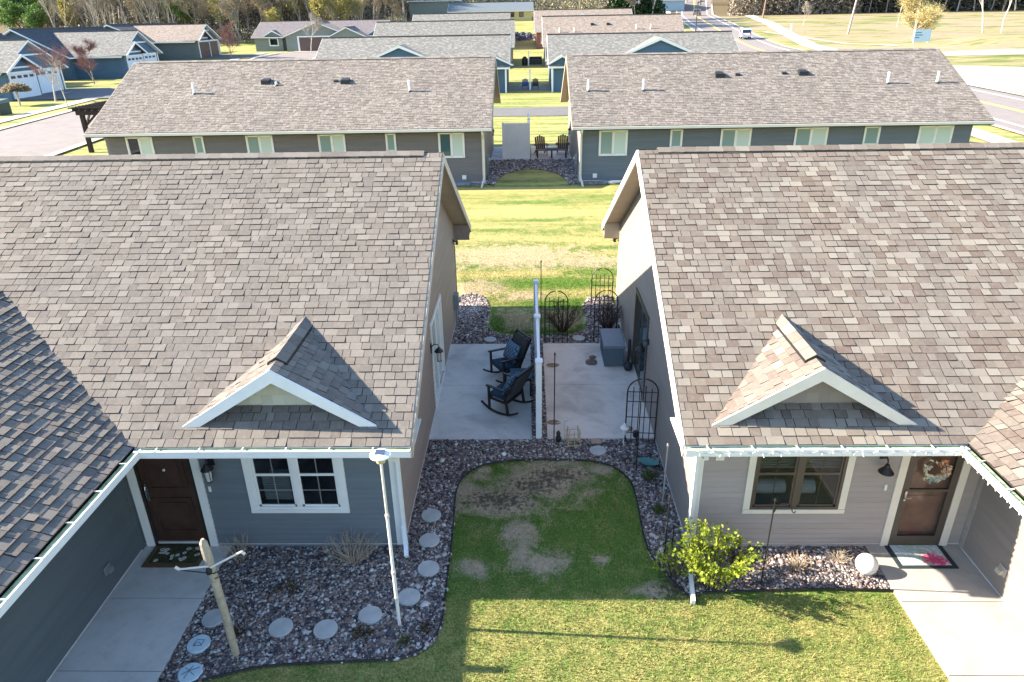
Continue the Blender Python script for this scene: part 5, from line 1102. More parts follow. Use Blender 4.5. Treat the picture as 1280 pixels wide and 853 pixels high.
# shepherd hook
def hook(x, y, h, rz, lab):
    t = thing('shepherd_hook', lab, 'garden hook', (x, y, 0), rz, None, False); b = MB()
    pts = [(0, 0, -.02), (0, 0, h - .02)]; b.tube(pts, .011, 7); b.lathe([(.011, 0), (.02, .02), (.004, .09)], (0, 0, h - .02), 8); b.build('pole', M_black, t)
    b = MB(); b.tube([(0, 0, h - .22)] + [(.02 + .12 * (1 - math.cos(a)) * 1.0, 0, h - .18 + .14 * math.sin(a)) for a in [math.pi * k / 12 for k in range(0, 12)]] + [(.275, 0, h - .20), (.30, 0, h - .22), (.32, 0, h - .19)], .008, 7); b.build('hook', M_black, t)
    b = MB(); b.tube([(-.12, 0, .08), (.12, 0, .08)], .008, 6); b.tube([(-.12, 0, .08), (-.12, 0, -.02)], .008, 6); b.tube([(.12, 0, .08), (.12, 0, -.02)], .008, 6); b.build('foot', M_black, t); return t
hook(3.53, 8.24, 1.62, 0, 'black shepherd hook in the bed under the right front window')
# stakes & lanterns at the near edge of the right patio
t = thing('garden_ornament', 'thin wire dragonfly ornament on a stake by the right patio', 'garden ornament', (.72, 12.1, 0), 0, None, False)
b = MB(); b.tube([(0, 0, 0), (0, 0, .62)], .006, 6); b.build('stake', mat('tarnished wire', (.35, .30, .24)), t); b = MB()
for a in (.3, 1.1, 2.0, 2.8): b.tube([(0, 0, .62), (.11 * math.cos(a), .02, .62 + .06 * math.sin(a) + .02), (.14 * math.cos(a), -.02, .60 + .05 * math.sin(a)), (0, 0, .60)], .005, 5)
b.tube([(-.16, 0, .58), (.16, 0, .66)], .008, 6); b.build('wings', mat('pale glass wing', (.5, .48, .44)), t)
t = thing('wooden_cage', 'small pale wooden plant cage at the near edge of the right patio', 'plant cage', (.90, 12.15, 0), R(8), None, False); M_pw = mat('pale wood', (.46, .36, .22), .8, .2, .2, 10)
for sx in (-1, 1):
    for sy in (-1, 1): b = MB(); b.beam((sx * .13, sy * .10, 0), (sx * .10, sy * .08, .42), .018, .018); b.build('leg', M_pw, t)
b = MB()
for z in (.06, .20, .33):
    for q in (((-.13, -.1), (.13, -.1)), ((.13, -.1), (.13, .1)), ((.13, .1), (-.13, .1)), ((-.13, .1), (-.13, -.1))): b.beam((*q[0], z), (*q[1], z), .014, .014)
b.beam((0, -.1, .05), (0, -.1, .4), .014, .014); b.build('slats', M_pw, t)
b = MB(); b.lathe([(.02, 0), (.055, .04), (.06, .10), (.035, .16), (.05, .20), (.02, .26)], (0, 0, 0), 12); o = b.build('garden_figurine', M_black); o.location = (.60, 12.27, .02); tag(o, 'small black figurine at the corner of the right patio', 'figurine')
t = thing('lantern', 'white solar lantern hanging on a short stake before the arched trellis', 'lantern', (1.92, 12.1, 0), 0, None, False)
b = MB(); b.tube([(0, 0, 0), (0, 0, .40)], .008, 6); b.build('stake', M_white, t); b = MB(); b.lathe([(.05, .30), (.055, .34), (.055, .42), (.04, .44)], (0, 0, 0), 12); b.build('globe', mat('frosted glass', (.6, .6, .58), .3), t); b = MB(); b.lathe([(.095, .44), (.09, .46), (.04, .50), (.02, .55)], (0, 0, 0), 14); b.build('cap', M_white, t)
b = MB(); b.lathe([(.03, 0), (.06, .03), (.065, .12), (.04, .15)], (0, 0, 0), 12); o = b.build('lantern', M_dark); o.location = (2.20, 12.38, .28 - .23); tag(o, 'small dark candle lantern on the patio under the arched trellis', 'lantern')
b = MB(); b.lathe([(.15, 0), (.19, .03), (.205, .05), (.17, .045), (.05, .03)], (0, 0, 0), 22); o = b.build('bird_bath_bowl', mat('turquoise glaze', (.10, .30, .28), .2, .6)); o.location = (2.31, 11.42, .06); o.rotation_euler = (R(-14), R(8), 0); tag(o, 'turquoise glazed dish lying in the gravel by the right gable wall', 'dish')
b = MB(); b.lathe([(.02, 0), (.045, .02), (.05, .05), (.02, .075)], (0, 0, 0), 10); o = b.build('pebble_ball', M_white); o.location = (-.51, 11.75, .03); tag(o, 'small white ball in the gravel at the far lawn edge', 'ball')
# tall solar lamp pole
def clampless(t, z0, z1, r, m, name): b = MB(); b.tube([(0, 0, z0), (0, 0, z1)], r, 10); return b.build(name, m, t)
t = thing('solar_lamp_post', 'tall slim white pole with solar lamp top in the left stone bed', 'lamp post', (-1.90, 7.45, 0), 0, None, False)
clampless(t, -.02, 1.02, .026, M_white, 'pole'); clampless(t, 1.02, 2.0, .022, M_white, 'pole'); clampless(t, 2.0, 2.86, .018, M_cream, 'pole')
for z, r in ((1.02, .032), (2.0, .028), (.55, .031)): b = MB(); b.lathe([(r, -.025), (r * 1.1, 0), (r, .025)], (0, 0, z), 12); b.build('collar', M_cream, t)
b = MB(); b.lathe([(.02, 2.84), (.06, 2.86), (.065, 2.93), (.05, 2.955)], (0, 0, 0), 14); b.build('lamp_body', mat('brass', (.5, .4, .2), .4), t); b = MB(); b.lathe([(.10, 2.945), (.135, 2.955), (.135, 2.975), (.06, 3.0), (.02, 3.01)], (0, 0, 0), 20); b.build('lamp_cap', M_white, t); b = MB(); b.box(-.06, .06, -.05, .05, 3.0, 3.012); b.build('solar_panel', mat('solar cell', (.05, .07, .12), .2), t)
# leaning wooden post with arms
t = thing('wooden_post', 'leaning weathered wooden post with two hook arms in the left bed', 'post', (-4.09, 6.92, 0), 0, None, False); M_ww = mat('weathered wood', (.40, .335, .25), .85, .2, .25, 12, .5, 30)
b = MB(); b.tube([(0, 0, -.05), (-.01, 0, .6), (-.03, 0, 1.3), (-.05, 0, 1.85), (-.06, 0, 2.0), (-.06, 0, 2.06)], [.052, .055, .056, .06, .05, .02], 10); b.build('post', M_ww, t)
b = MB(); b.tube([(-.04, -.05, 1.66), (-.45, -.02, 1.58)], .014, 7); b.tube([(-.45, -.02, 1.58), (-.50, -.02, 1.62)], .02, 7); b.build('arm', M_cream, t)
b = MB(); b.tube([(-.02, -.05, 1.64), (.38, .04, 1.82)], .014, 7); b.tube([(.38, .04, 1.82), (.42, .04, 1.78)], .02, 7); b.build('arm', M_cream, t)
b = MB(); b.tube([(-.45, -.02, 1.57), (0, -.05, 1.54), (.30, .03, 1.64)], .008, 6); b.tube([(.38, .04, 1.80), (.15, 0, 1.50), (0, -.05, 1.45)], .006, 6); b.lathe([(.035, -.04), (.04, 0), (.03, .04)], (-.04, -.07, 1.60), 10); b.build('bracket', M_black, t)
# white sphere, mats
t = thing('globe_ornament', 'large white frosted globe on the stones beside the right walkway', 'globe', (5.22, 8.50, .02), 0, None, False)
b = MB(); R0 = .165; b.lathe([(.07, 0.0)] + [(R0 * math.sin(a), R0 - R0 * math.cos(a) + .02) for a in [math.pi * (.15 + .85 * k / 16) for k in range(16)]] + [(.005, 2 * R0 + .02)], (0, 0, 0), 28); b.build('globe', mat('frosted white', (.68, .66, .63), .4, .4, .1, 4), t, smooth=True)
b = MB(); b.lathe([(R0 + .002, -.003), (R0 + .002, .003)], (0, 0, R0 + .02), 28); b.build('seam', mat('grey seam', (.35, .34, .32)), t)
def doormat_left():
    t = thing('doormat', 'brown doormat with white flowers on dark green before the left front door', 'doormat', (-5.80, 8.84, .057), R(0), None, False)
    b = MB(); b.box(-.46, .46, -.26, .26, 0, .016); b.build('mat_base', mat('brown coir', (.13, .085, .045), .95, .1, .3, 40, .5, 200), t); b = MB(); b.box(-.38, .40, -.17, .23, .0162, .019); b.build('green_field', mat('dark green print', (.06, .06, .03), .95, .1, .5, 14), t)
    rn = random.Random(3); b = MB(); y_ = MB(); l = MB()
    for k in range(22):
        x = rn.uniform(-.33, .35); y = rn.uniform(-.12, .18); r = rn.uniform(.022, .040)
        for j in range(6): a = j * math.pi / 3; b.disc((x + r * .6 * math.cos(a), y + r * .6 * math.sin(a), .0195), r * .42, .002, 8)
        y_.disc((x, y, .0218), r * .25, .002, 8)
        l.disc((x + rn.uniform(-.07, .07), y + rn.uniform(-.05, .05), .0191), .022, .0008, 7)
    b.build('white_flowers', M_white, t); y_.build('flower_centres', mat('pink print', (.45, .16, .14)), t); tag(l.build('leaf_print', mat('leaf print', (.10, .16, .05)), t), kind='stuff')
doormat_left()
bm_ = NB('painted flower mat'); p_ = bm_.obj(); n1 = bm_.noise(p_, 3.2, 6, .7, 1.2); s_ = bm_.sep(p_)
c_ = bm_.ramp(n1, [(.30, (.52, .62, .70)), (.42, (.62, .66, .70)), (.5, (.34, .46, .30)), (.56, (.60, .62, .72)), (.66, (.30, .36, .58)), (.75, (.7, .7, .7))])
pk = bm_.math('SUBTRACT', 1.0, bm_.math('MULTIPLY', bm_.math('SQRT', bm_.math('ADD', bm_.math('POWER', bm_.math('SUBTRACT', s_[0], .20), 2.0), bm_.math('POWER', bm_.math('ADD', s_[1], .10), 2.0))), 4.5))
pk = bm_.math('ADD', pk, bm_.math('MULTIPLY', bm_.math('SUBTRACT', bm_.noise(p_, 22, 5, .85), .5), 5.0)); c_ = bm_.mix(bm_.step(pk, .05, .5), c_, (.62, .06, .17)); bm_.color(c_); bm_.rough(.9, .2)
t = thing('doormat', 'doormat printed with pink and blue flowers, dark border, before the right storm door', 'doormat', (6.24, 8.84, .057), 0, None, False)
b = MB(); b.box(-.46, .46, -.28, .28, 0, .012); b.build('mat_border', mat('dark teal rubber', (.02, .035, .04), .8), t); b = MB(); b.box(-.38, .38, -.22, .24, .0122, .016); b.build('printed_panel', bm_.m, t)
# fallen wire hook shape on the right walkway left by a hanging ornament is only a shadow in the photo

# ------------------------------------------------------------------ wall lamps, bells, vents, meters
def coach_lamp(x, y, z, lab, flip=1):
    t = thing('wall_lamp', lab, 'wall lamp', (x, y, z), 0, None, False)
    b = MB(); b.box(-.05, .05, -.02, .0, .06, .26); b.build('back_plate', M_black, t); b = MB(); b.tube([(0, -.02, .2), (0, -.08, .26), (0, -.15, .25), (0, -.17, .18)], .012, 7); b.build('arm', M_black, t)
    b = MB(); b.lathe([(.03, .17), (.09, .13), (.10, .11), (.03, .20)], (0, -.17, -.02), 12); b.build('shade', M_black, t); b = MB(); b.lathe([(.05, -.14), (.055, -.12)], (0, -.17, 0), 8); b.build('base', M_black, t)
    b = MB(); b.lathe([(.045, -.12), (.06, .10)], (0, -.17, 0), 8); b.build('glass', mat('milky glass', (.55, .53, .5), .2), t)
    b = MB()
    for k in range(4): a = k * math.pi / 2 + .78; b.tube([(.05 * math.cos(a), -.17 + .05 * math.sin(a), -.12), (.066 * math.cos(a), -.17 + .066 * math.sin(a), .10)], .006, 5)
    b.build('cage', M_black, t); return t
coach_lamp(-5.0, YF - .014, 1.62, 'black coach lantern right of the left front door')
def barn_lamp(x, y, z, lab, rz=0):
    t = thing('wall_lamp', lab, 'wall lamp', (x, y, z), rz, None, False)
    b = MB(); b.lathe([(.06, 0), (.06, .02)], (0, 0, 0), 12); 
    b = MB(); b.box(-.05, .05, -.02, 0, .1, .22); b.build('back_plate', M_black, t); b = MB(); b.tube([(0, -.02, .16), (0, -.08, .2), (0, -.15, .17), (0, -.17, .10)], .012, 7); b.build('arm', M_black, t)
    b = MB(); b.lathe([(.03, .1), (.04, .06), (.11, -.03), (.115, -.04), (.03, .02)], (0, -.17, 0), 16); b.build('shade', M_black, t)
    b = MB(); b.lathe([(.02, -.04), (.035, -.02), (.02, .03)], (0, -.17, -.0), 8); b.build('bulb', M_white, t); return t
barn_lamp(5.42, YF - .014, 1.66, 'black barn lamp between the right window and storm door'); barn_lamp(XR - .014, 13.72, 1.45, 'black barn lamp beside the right patio door', R(-90)); 
for x, lab in ((-5.12, 'tiny white doorbell right of the left door'), (5.57, 'tiny silver doorbell left of the storm door')):
    b = MB(); b.box(-.018, .018, -.02, 0, -.05, .05); b.box(-.008, .008, -.026, -.02, -.02, .0); o = b.build('doorbell', M_white); o.location = (x, YF - .014 if x < 0 else YF - .014, 1.22); tag(o, lab, 'doorbell')
def lamp_gable(x, y, z, rz, lab):
    t = thing('wall_lamp', lab, 'wall lamp', (x, y, z), rz, None, False); b = MB(); b.box(-.04, .04, -.015, 0, -.06, .08); b.build('back_plate', M_black, t)
    for s_ in (-1, 1):
        b = MB(); b.tube([(s_ * .03, -.02, .03), (s_ * .05, -.09, .01)], .015, 6); b.lathe([(.035, -.03), (.045, -.06), (.02, .03)], (s_ * .055, -.11, .0), 10); b.build('spotlight', M_black, t)
    return t
lamp_gable(XL + .014, 18.8, 2.35, R(90), 'small black floodlight high on the left gable wall'); lamp_gable(XR - .014, 19.4, 2.2, R(-90), 'small dark floodlight high on the right gable wall')
def coach(x, y, z, rz, lab):
    t = coach_lamp(0, 0, 0, lab); t.location = (x, y, z); t.rotation_euler = (0, 0, rz); return t
coach(XL + .014, 13.45, 1.45, R(90), 'black coach lantern beside the left patio door'); coach(H2L[2] * 0 - 2.0, 39.0, 2.35, R(90), 'black wall lantern on the second row left gable'); coach(2.45, 39.0, 2.35, R(-90), 'black wall lantern on the second row right gable')
def dryer_vent(x, y, z, s, m, lab):
    t = thing('wall_vent', lab, 'wall vent', (x, y, z), 0, 'wall vents on the garage wings', False); b = MB(); b.box(min(0, s * .02), max(0, s * .02), -.075, .075, -.075, .075); b.build('plate', m, t)
    b = MB(); b.prism([(s * .02, -.05, .05), (s * .075, -.05, .02), (s * .085, -.05, -.045), (s * .02, -.05, -.05)], (0, .10, 0)); b.build('hood', m, t)
dryer_vent(-6.44, 8.09, .48, 1, mat('grey vent', (.16, .18, .18)), 'grey hooded wall vent on the left garage wing'); dryer_vent(6.98, 8.09, .46, -1, mat('tan vent', (.38, .34, .28)), 'cream hooded wall vent on the right garage wing')
def meter(x, y, rz, lab):
    t = thing('utility_meter', lab, 'utility meter', (x, y, 0), rz, 'utility meters on the gable walls', False); mg = mat('meter grey', (.22, .26, .27), .6)
    b = MB(); b.box(-.13, .13, -.13, 0, .55, 1.0); b.build('cabinet', mg, t); b = MB(); b.lathe([(.09, 0), (.09, .05), (.06, .08)], (0, 0, 0), 14); 
    b = MB(); b.tube([(0, -.13, .82), (0, -.20, .82)], .08, 14); b.build('dial', mat('meter glass', (.4, .42, .42), .2), t); b = MB(); b.tube([(-.06, -.06, 0), (-.06, -.06, .55)], .022, 7); b.tube([(.08, -.06, 0), (.08, -.06, .3), (.08, -.12, .4), (.08, -.06, .55)], .018, 7); b.build('conduit', mg, t)
meter(XL + .014, 18.3, R(90), 'grey utility meter on the left gable wall behind the patio'); 
for x, rz, lab in ((-2.0, R(90), 'grey utility meter on the second row left gable'), (2.45, R(-90), 'grey utility meter on the second row right gable')):
    meter(x, 34.9, rz, lab); bpy.context.scene.objects[-1] if False else None
for o in list(COL.objects):
    if o.name.startswith('utility_meter') and o.location.y > 30: o.location.z = .85
# string lights
def string_lights(pts, n, lab, sgn):
    t = thing('string_lights', lab, 'string lights', pts[0], 0, 'white string lights on the right house gutters'); P = [Vector(p) for p in pts]; L = sum((b_ - a).length for a, b_ in zip(P[:-1], P[1:])); w = MB(); bl = MB(); k = 0; wp = []; d = 0
    for i in range(n * 4 + 1):
        s = L * i / (n * 4); q = P[0].lerp(P[-1], s / L); sag = .03 * abs(math.sin(math.pi * i / 8)); wp.append(q - Vector((0, 0, sag)))
        if i % 4 == 2:
            e = q - Vector((random.uniform(-.02, .02), random.uniform(-.02, .02), sag)); bl.tube([e, e - Vector((random.uniform(-.02, .02), random.uniform(-.02, .02), .05))], [.010, .006], 6)
    w.tube(wp, .004, 5); w.build('wire', mat('pale wire', (.45, .52, .45)), t); o = bl.build('bulbs', mat('white bulbs', (.75, .78, .75), .2), t); o['kind'] = 'stuff'
string_lights([(2.3, YE - .135, ZE - .03), (5.95, YE - .135, ZE - .03)], 26, 'white string lights along the front gutter of the right house', 1)
string_lights([(5.97, YE - .10, ZE - .05), (5.97, 4.6, ZE - .05)], 30, 'white string lights along the gutter of the right garage wing', 1)
b = MB()
for k in range(18):
    y = YE - .14; x = 2.35 + k * .205; b.box(x - .006, x + .006, y - .008, y + .015, ZE - .02, ZE + .015)
for k in range(16): y = 8.1 - k * .21; b.box(5.98, 6.0, y - .006, y + .006, ZE - .02, ZE + .015)
b.build('light_clips', M_white, HR[1])
for a, lab, x in ((1, 'white floodlight under the front gutter, left house corner', -1.98), (1, 'white floodlight under the front gutter, right house corner', 2.72)):
    b = MB(); b.box(x - .06, x + .06, YE + .05, YE + .2, ZE - .30, ZE - .2); o = centred(b.build('eave_spotlight', M_cream)); tag(o, lab, 'spotlight')
# wreath on the storm door
t = thing('wreath', 'pale wreath with orange blooms on the storm door', 'wreath', (6.22, YF - .075, 1.58), 0, None, False); cols = [mat('cream petals', (.62, .58, .46)), mat('orange petals', (.62, .20, .06)), mat('mint leaves', (.30, .42, .36))]; names = ['cream_blooms', 'orange_blooms', 'mint_leaves']; rn = random.Random(5)
for c in range(3):
    b = MB()
    for k in range((46, 22, 26)[c]):
        a = rn.uniform(0, 6.283) if c < 1 else rn.uniform(-1.2, 1.3) if c == 1 else rn.uniform(-2.4, 0); rr = rn.uniform(.11, .21); x = rr * math.cos(a); z = rr * math.sin(a); s = rn.uniform(.022, .04)
        for j in range(4): q = rn.uniform(0, 6.283); b.face([(x, -.01, z), (x + s * math.cos(q), -.035, z + s * math.sin(q)), (x + s * 1.3 * math.cos(q + .5), -.02 - rn.random() * .03, z + s * 1.3 * math.sin(q + .5)), (x + s * math.cos(q + 1), -.01, z + s * math.sin(q + 1))])
    b.build(names[c], cols[c], t)
b = MB(); b.tube([(.16 * math.cos(a), 0, .16 * math.sin(a)) for a in [2 * math.pi * k / 20 for k in range(21)]], .025, 7); b.build('ring', mat('twig brown', (.14, .09, .05)), t)

# ------------------------------------------------------------------ second row furniture
def adirondack(x, y, rz, m, lab, z=.93, grp='brown adirondack chairs on the second row patio'):
    t = thing('adirondack_chair', lab, 'chair', (x, y, z), rz, grp, False)
    b = MB()
    for k in range(5): b.beam((-.22 + k * .11, .18, .30), (-.24 + k * .12, .52, 1.0 - abs(k - 2) * .05), .10, .02)
    b.build('backrest', m, t); b = MB()
    for k in range(5): b.beam((-.26, -.25 + k * .1, .38 - k * .025), (.26, -.25 + k * .1, .38 - k * .025), .085, .02)
    b.build('seat', m, t)
    for s_ in (-1, 1):
        b = MB(); b.box(s_ * .33 - .07, s_ * .33 + .07, -.35, .30, .56, .585); b.build('armrest', m, t); b = MB(); b.box(s_ * .30 - .015, s_ * .30 + .015, -.30, -.20, 0, .56); b.build('leg', m, t); b = MB(); b.beam((s_ * .28, -.2, .34), (s_ * .28, .55, .03), .03, .10); b.build('leg', m, t)
    return t
M_br = mat('brown composite', (.055, .032, .022), .7)
adirondack(.78, 40.2, R(8), M_br, 'brown adirondack chair near the almond fence, second row patio'); adirondack(2.0, 40.4, R(-4), M_br, 'brown adirondack chair against the right gable, second row patio')
t = thing('bench', 'long low brown bench in front of the adirondack chairs', 'bench', (1.35, 39.3, .93), 0, None, False); b = MB(); b.box(-.85, .85, -.16, .16, .40, .45); b.build('seat', mat('tan wood', (.16, .10, .06)), t); b = MB(); b.box(-.3, .3, -.14, .14, .452, .53); b.build('cushion', M_resin, t)
for x in (-.78, 0, .78): b = MB(); b.box(x - .04, x + .04, -.14, .14, 0, .40); b.build('leg', M_br, t)
for x, y, c, lab in ((-.15, 76.2, (.03, .08, .25), 'blue patio chair in the third row gap, left of the thin fence'), (.9, 76.3, (.02, .02, .03), 'black patio chair in the third row gap, right of the thin fence')):
    adirondack(x, y, 0, mat('chair ' + str(c[2]), c), lab, 1.26, 'patio chairs in the third row gap')
b = MB(); b.lathe([(.35, 0), (.40, .5), (.38, .9), (.2, 1.15), (.05, 1.2)], (0, 0, 0), 14); o = b.build('covered_grill', M_black); o.location = (-.25, 106.8, 1.74); tag(o, 'black covered grill in the fourth row gap', 'grill')
b = MB(); b.box(-.9, .9, -.35, .35, 0, .75); b.box(-.9, .9, .2, .35, .75, 1.1); o = b.build('patio_sofa', M_dark); m = o.modifiers.new('b', 'BEVEL'); m.width = .08; m.segments = 2; o.location = (1.3, 107.6, 1.74); tag(o, 'dark covered patio sofa in the fourth row gap', 'sofa')
# pergola at the far left of the second row
t = thing('pergola', 'dark brown pergola at the left end of the second row house', 'pergola', (-23.8, 38.6, T(-23.8, 38.6))); zg = T(-23.8, 38.6); M_per = mat('dark brown timber', (.035, .026, .024), .8, .2, .3, 5)
for x, y in ((-25.0, 37.6), (-25.0, 42.2), (-21.6, 42.2)): b = MB(); b.box(x - .11, x + .11, y - .11, y + .11, zg - .3, zg + 2.55); b.build('post', M_per, t)
b = MB(); b.box(-25.3, -19.9, 37.48, 37.56, zg + 2.5, zg + 2.75); b.build('beam', M_per, t); b = MB(); b.box(-25.3, -19.9, 42.24, 42.32, zg + 2.5, zg + 2.75); b.build('beam', M_per, t); b = MB()
for k in range(14): x = -25.2 + k * .4; b.box(x - .03, x + .03, 37.1, 42.7, zg + 2.752, zg + 2.9)
for k in range(16): y = 37.2 + k * .36; b.box(-25.5, -19.8, y - .02, y + .02, zg + 2.903, zg + 2.96)
b.build('rafters', M_per, t); b = MB(); b.beam((-25.0, 37.6, zg + 1.8), (-24.2, 37.6, zg + 2.5), .1, .1); b.beam((-25.0, 37.7, zg + 1.8), (-25.0, 38.4, zg + 2.5), .1, .1); b.build('brace', M_per, t)
t.location = (t.location.x - 1.6, t.location.y + 5.6, t.location.z - .25)

# ------------------------------------------------------------------ street things
zg = T(-45, 62); t = thing('utility_box', 'dark green utility box on the lawn at the left edge', 'utility box', (-45.2, 62.0, zg)); b = MB(); b.box(-46.3, -44.6, 61.2, 62.6, zg - .1, zg + .95); b.build('cabinet', mat('dark green paint', (.02, .045, .035), .5), t); b = MB(); b.hexa([(-46.35, 61.1, zg + .95), (-44.5, 61.1, zg + .95), (-44.5, 62.7, zg + .95), (-46.35, 62.7, zg + .95), (-46.3, 61.25, zg + 1.15), (-44.6, 61.25, zg + 1.15), (-44.6, 62.6, zg + 1.25), (-46.3, 62.6, zg + 1.25)]); b.build('lid', mat('green lid', (.10, .14, .12)), t); b = MB(); b.box(-45.0, -44.75, 61.19, 61.198, zg + .45, zg + .8); b.build('notice_label', M_white, t)
def pole(x, y, h, lab, m, r=.16, arm=False, lean=0.0):
    zg = T(x, y); t = thing('utility_pole', lab, 'utility pole', (x, y, zg), 0, 'utility poles beside the highway', False); b = MB(); b.tube([(0, 0, -.3), (lean, 0, h)], [r, r * .7], 9); b.build('pole', m, t); b = MB(); b.box(lean - 1.1, lean + 1.1, -.06, .06, h - .9, h - .75)
    b.build('crossarm', m, t)
pole(63.4, 152, 13, 'pale utility pole in the right-hand field', mat('pale pole wood', (.33, .29, .25)), .21, lean=1.3); pole(62.5, 205, 12, 'brown utility pole farther up the highway', mat('brown pole wood', (.24, .16, .10)), .22, lean=.8)
def street_lamp(x, y, lab, h=6.5, d=1):
    zg = T(x, y); t = thing('street_lamp', lab, 'street lamp', (x, y, zg), 0, None, False); b = MB(); b.tube([(0, 0, -.2), (0, 0, h)], .11, 8); b.build('pole', M_dark, t); b = MB(); b.tube([(0, 0, h - .2), (d * .9, 0, h)], .06, 6); b.build('arm', M_dark, t); b = MB(); b.box(min(0, d) * .6 + .4 * d, .4 * d + max(0, d) * .8, -.2, .2, h - .05, h + .12); b.build('lamp_head', M_dark, t)
street_lamp(32.6, 148, 'dark street lamp on the near side of the highway')
# sign by the pull-off, marker post
zg = T(58.5, 118); t = thing('road_sign', 'pale blue sign board on two posts by the yellow tree', 'sign', (60.6, 118, T(60.6, 118)), 0, None, False); b = MB(); b.box(-1.25, 1.25, -.05, .05, .3, 2.0); b.build('board', mat('pale blue sign', (.42, .55, .62), .5), t)
for x in (-1.1, 1.1): b = MB(); b.box(x - .08, x + .08, .051, .17, -.2, 2.0); b.build('post', M_white, t)
b = MB()
for k, w in enumerate((.9, 1.1, .7)): b.box(-1.1, -1.1 + w, -.056, -.051, 1.5 - k * .35, 1.65 - k * .35)
b.build('lettering_lines', mat('dark teal ink', (.06, .22, .26)), t)
b = MB(); b.box(-.14, .14, -.14, .14, -.2, 1.5); b.box(-.18, .18, -.18, .18, 1.5, 1.6); o = b.build('marker_post', M_white); o.location = (54.3, 158, T(54.3, 158)); tag(o, 'short white marker post in the field beside the far path', 'marker post')
# vehicles on the road
def car(x, y, rz, m, lab):
    t = thing('parked_car', lab, 'car', (x, y, T(x, y) + .05), rz, None, False); b = MB()
    prof = [(-2.3, .35), (-2.35, .8), (-2.1, 1.0), (-1.9, 1.65), (-1.3, 1.78), (.6, 1.76), (1.25, 1.12), (2.15, .98), (2.35, .7), (2.3, .35)]
    b.prism([(px, -.9, pz) for px, pz in prof], (0, 1.8, 0)); o = b.build('body', m, t); mo = o.modifiers.new('b', 'BEVEL'); mo.width = .09; mo.segments = 3
    for sg in (-1, 1):
        b = MB(); b.prism([(-1.75, sg * .905, 1.08), (-1.6, sg * .905, 1.6), (.5, sg * .905, 1.6), (1.0, sg * .905, 1.1)], (0, sg * .01, 0)); b.build('side_window', M_glass, t)
        for px in (-1.45, 1.45):
            b = MB(); b.tube([(px, sg * .72, .36), (px, sg * .93, .36)], .36, 16); w = b.build('wheel', M_black, t); b = MB(); b.tube([(px, sg * .931, .36), (px, sg * .945, .36)], .2, 12); b.build('rim', M_white, w)
        b = MB(); b.box(2.28, 2.36, sg * .62 - .18, sg * .62 + .18, .68, .82); b.build('headlight', M_white, t); b = MB(); b.box(-2.38, -2.33, sg * .7 - .1, sg * .7 + .1, .8, 1.1); b.build('tail_light', mat('red lens', (.4, .02, .02)), t)
    b = MB(); b.prism([(.72, -.75, 1.70), (1.26, -.8, 1.17), (1.26, .8, 1.17), (.72, .75, 1.70)], (.02, 0, .02)); b.build('windscreen', M_glass, t)
    b = MB(); b.prism([(-2.13, -.75, 1.05), (-1.95, -.72, 1.6), (-1.95, .72, 1.6), (-2.13, .75, 1.05)], (-.02, 0, 0)); b.build('rear_window', M_glass, t)
    return t
car(41.6, 146, R(80), mat('silver blue paint', (.46, .52, .60), .3, .5), 'silver blue suv driving on the highway')
car(52, 236, R(70), mat('dark car paint', (.10, .12, .16), .3, .5), 'dark car parked by the far farmhouse')
# ------------------------------------------------------------------ plants
def leafmat(name, cols, trans=0.3):
    b = NB(name); a = b.node('ShaderNodeAttribute', attribute_name='rnd').outputs['Fac']; n = len(cols)
    b.color(b.ramp(a, [(i / n, c) for i, c in enumerate(cols)], 'CONSTANT')); b.rough(.6, .3)
    tr = b.node('ShaderNodeBsdfTranslucent'); b.link(b.ramp(a, [(i / n, c) for i, c in enumerate(cols)], 'CONSTANT'), tr.inputs[0]); mx = b.node('ShaderNodeMixShader'); mx.inputs[0].default_value = trans
    out = b.n['Material Output']; b.link(b.b.outputs[0], mx.inputs[1]); b.link(tr.outputs[0], mx.inputs[2]); b.link(mx.outputs[0], out.inputs[0]); return b.m
def leaves(P, s, seed, cup=0.0, flat=0.3):
    """leaf quads at points P"""
    g = np.random.default_rng(seed); n = len(P); d = g.normal(size=(n, 3)); d /= np.linalg.norm(d, axis=1)[:, None]; u = g.normal(size=(n, 3)); u[:, 2] += flat; u -= d * (u * d).sum(1)[:, None]; u /= np.linalg.norm(u, axis=1)[:, None]
    w = np.cross(d, u); L = s * g.uniform(.6, 1.3, n)[:, None]; W = L * .38
    V = np.stack([P, P + d * L * .5 + w * W, P + d * L, P + d * L * .5 - w * W], 1).reshape(-1, 3); F = np.arange(4 * n).reshape(-1, 4); return V, F, g.random(n)
def twigs(P0, P1, r):
    """thin triangular blades from P0 to P1 (two crossed)"""
    n = len(P0); d = P1 - P0; a = np.cross(d, rng.normal(size=(n, 3))); a /= np.linalg.norm(a, axis=1)[:, None] + 1e-9; b_ = np.cross(d, a); b_ /= np.linalg.norm(b_, axis=1)[:, None] + 1e-9
    r = np.broadcast_to(r, (n,))[:, None]; V = np.concatenate([np.stack([P0 + a * r, P0 - a * r, P1], 1), np.stack([P0 + b_ * r, P0 - b_ * r, P1], 1)]).reshape(-1, 3); return V, np.arange(len(V)).reshape(-1, 3)
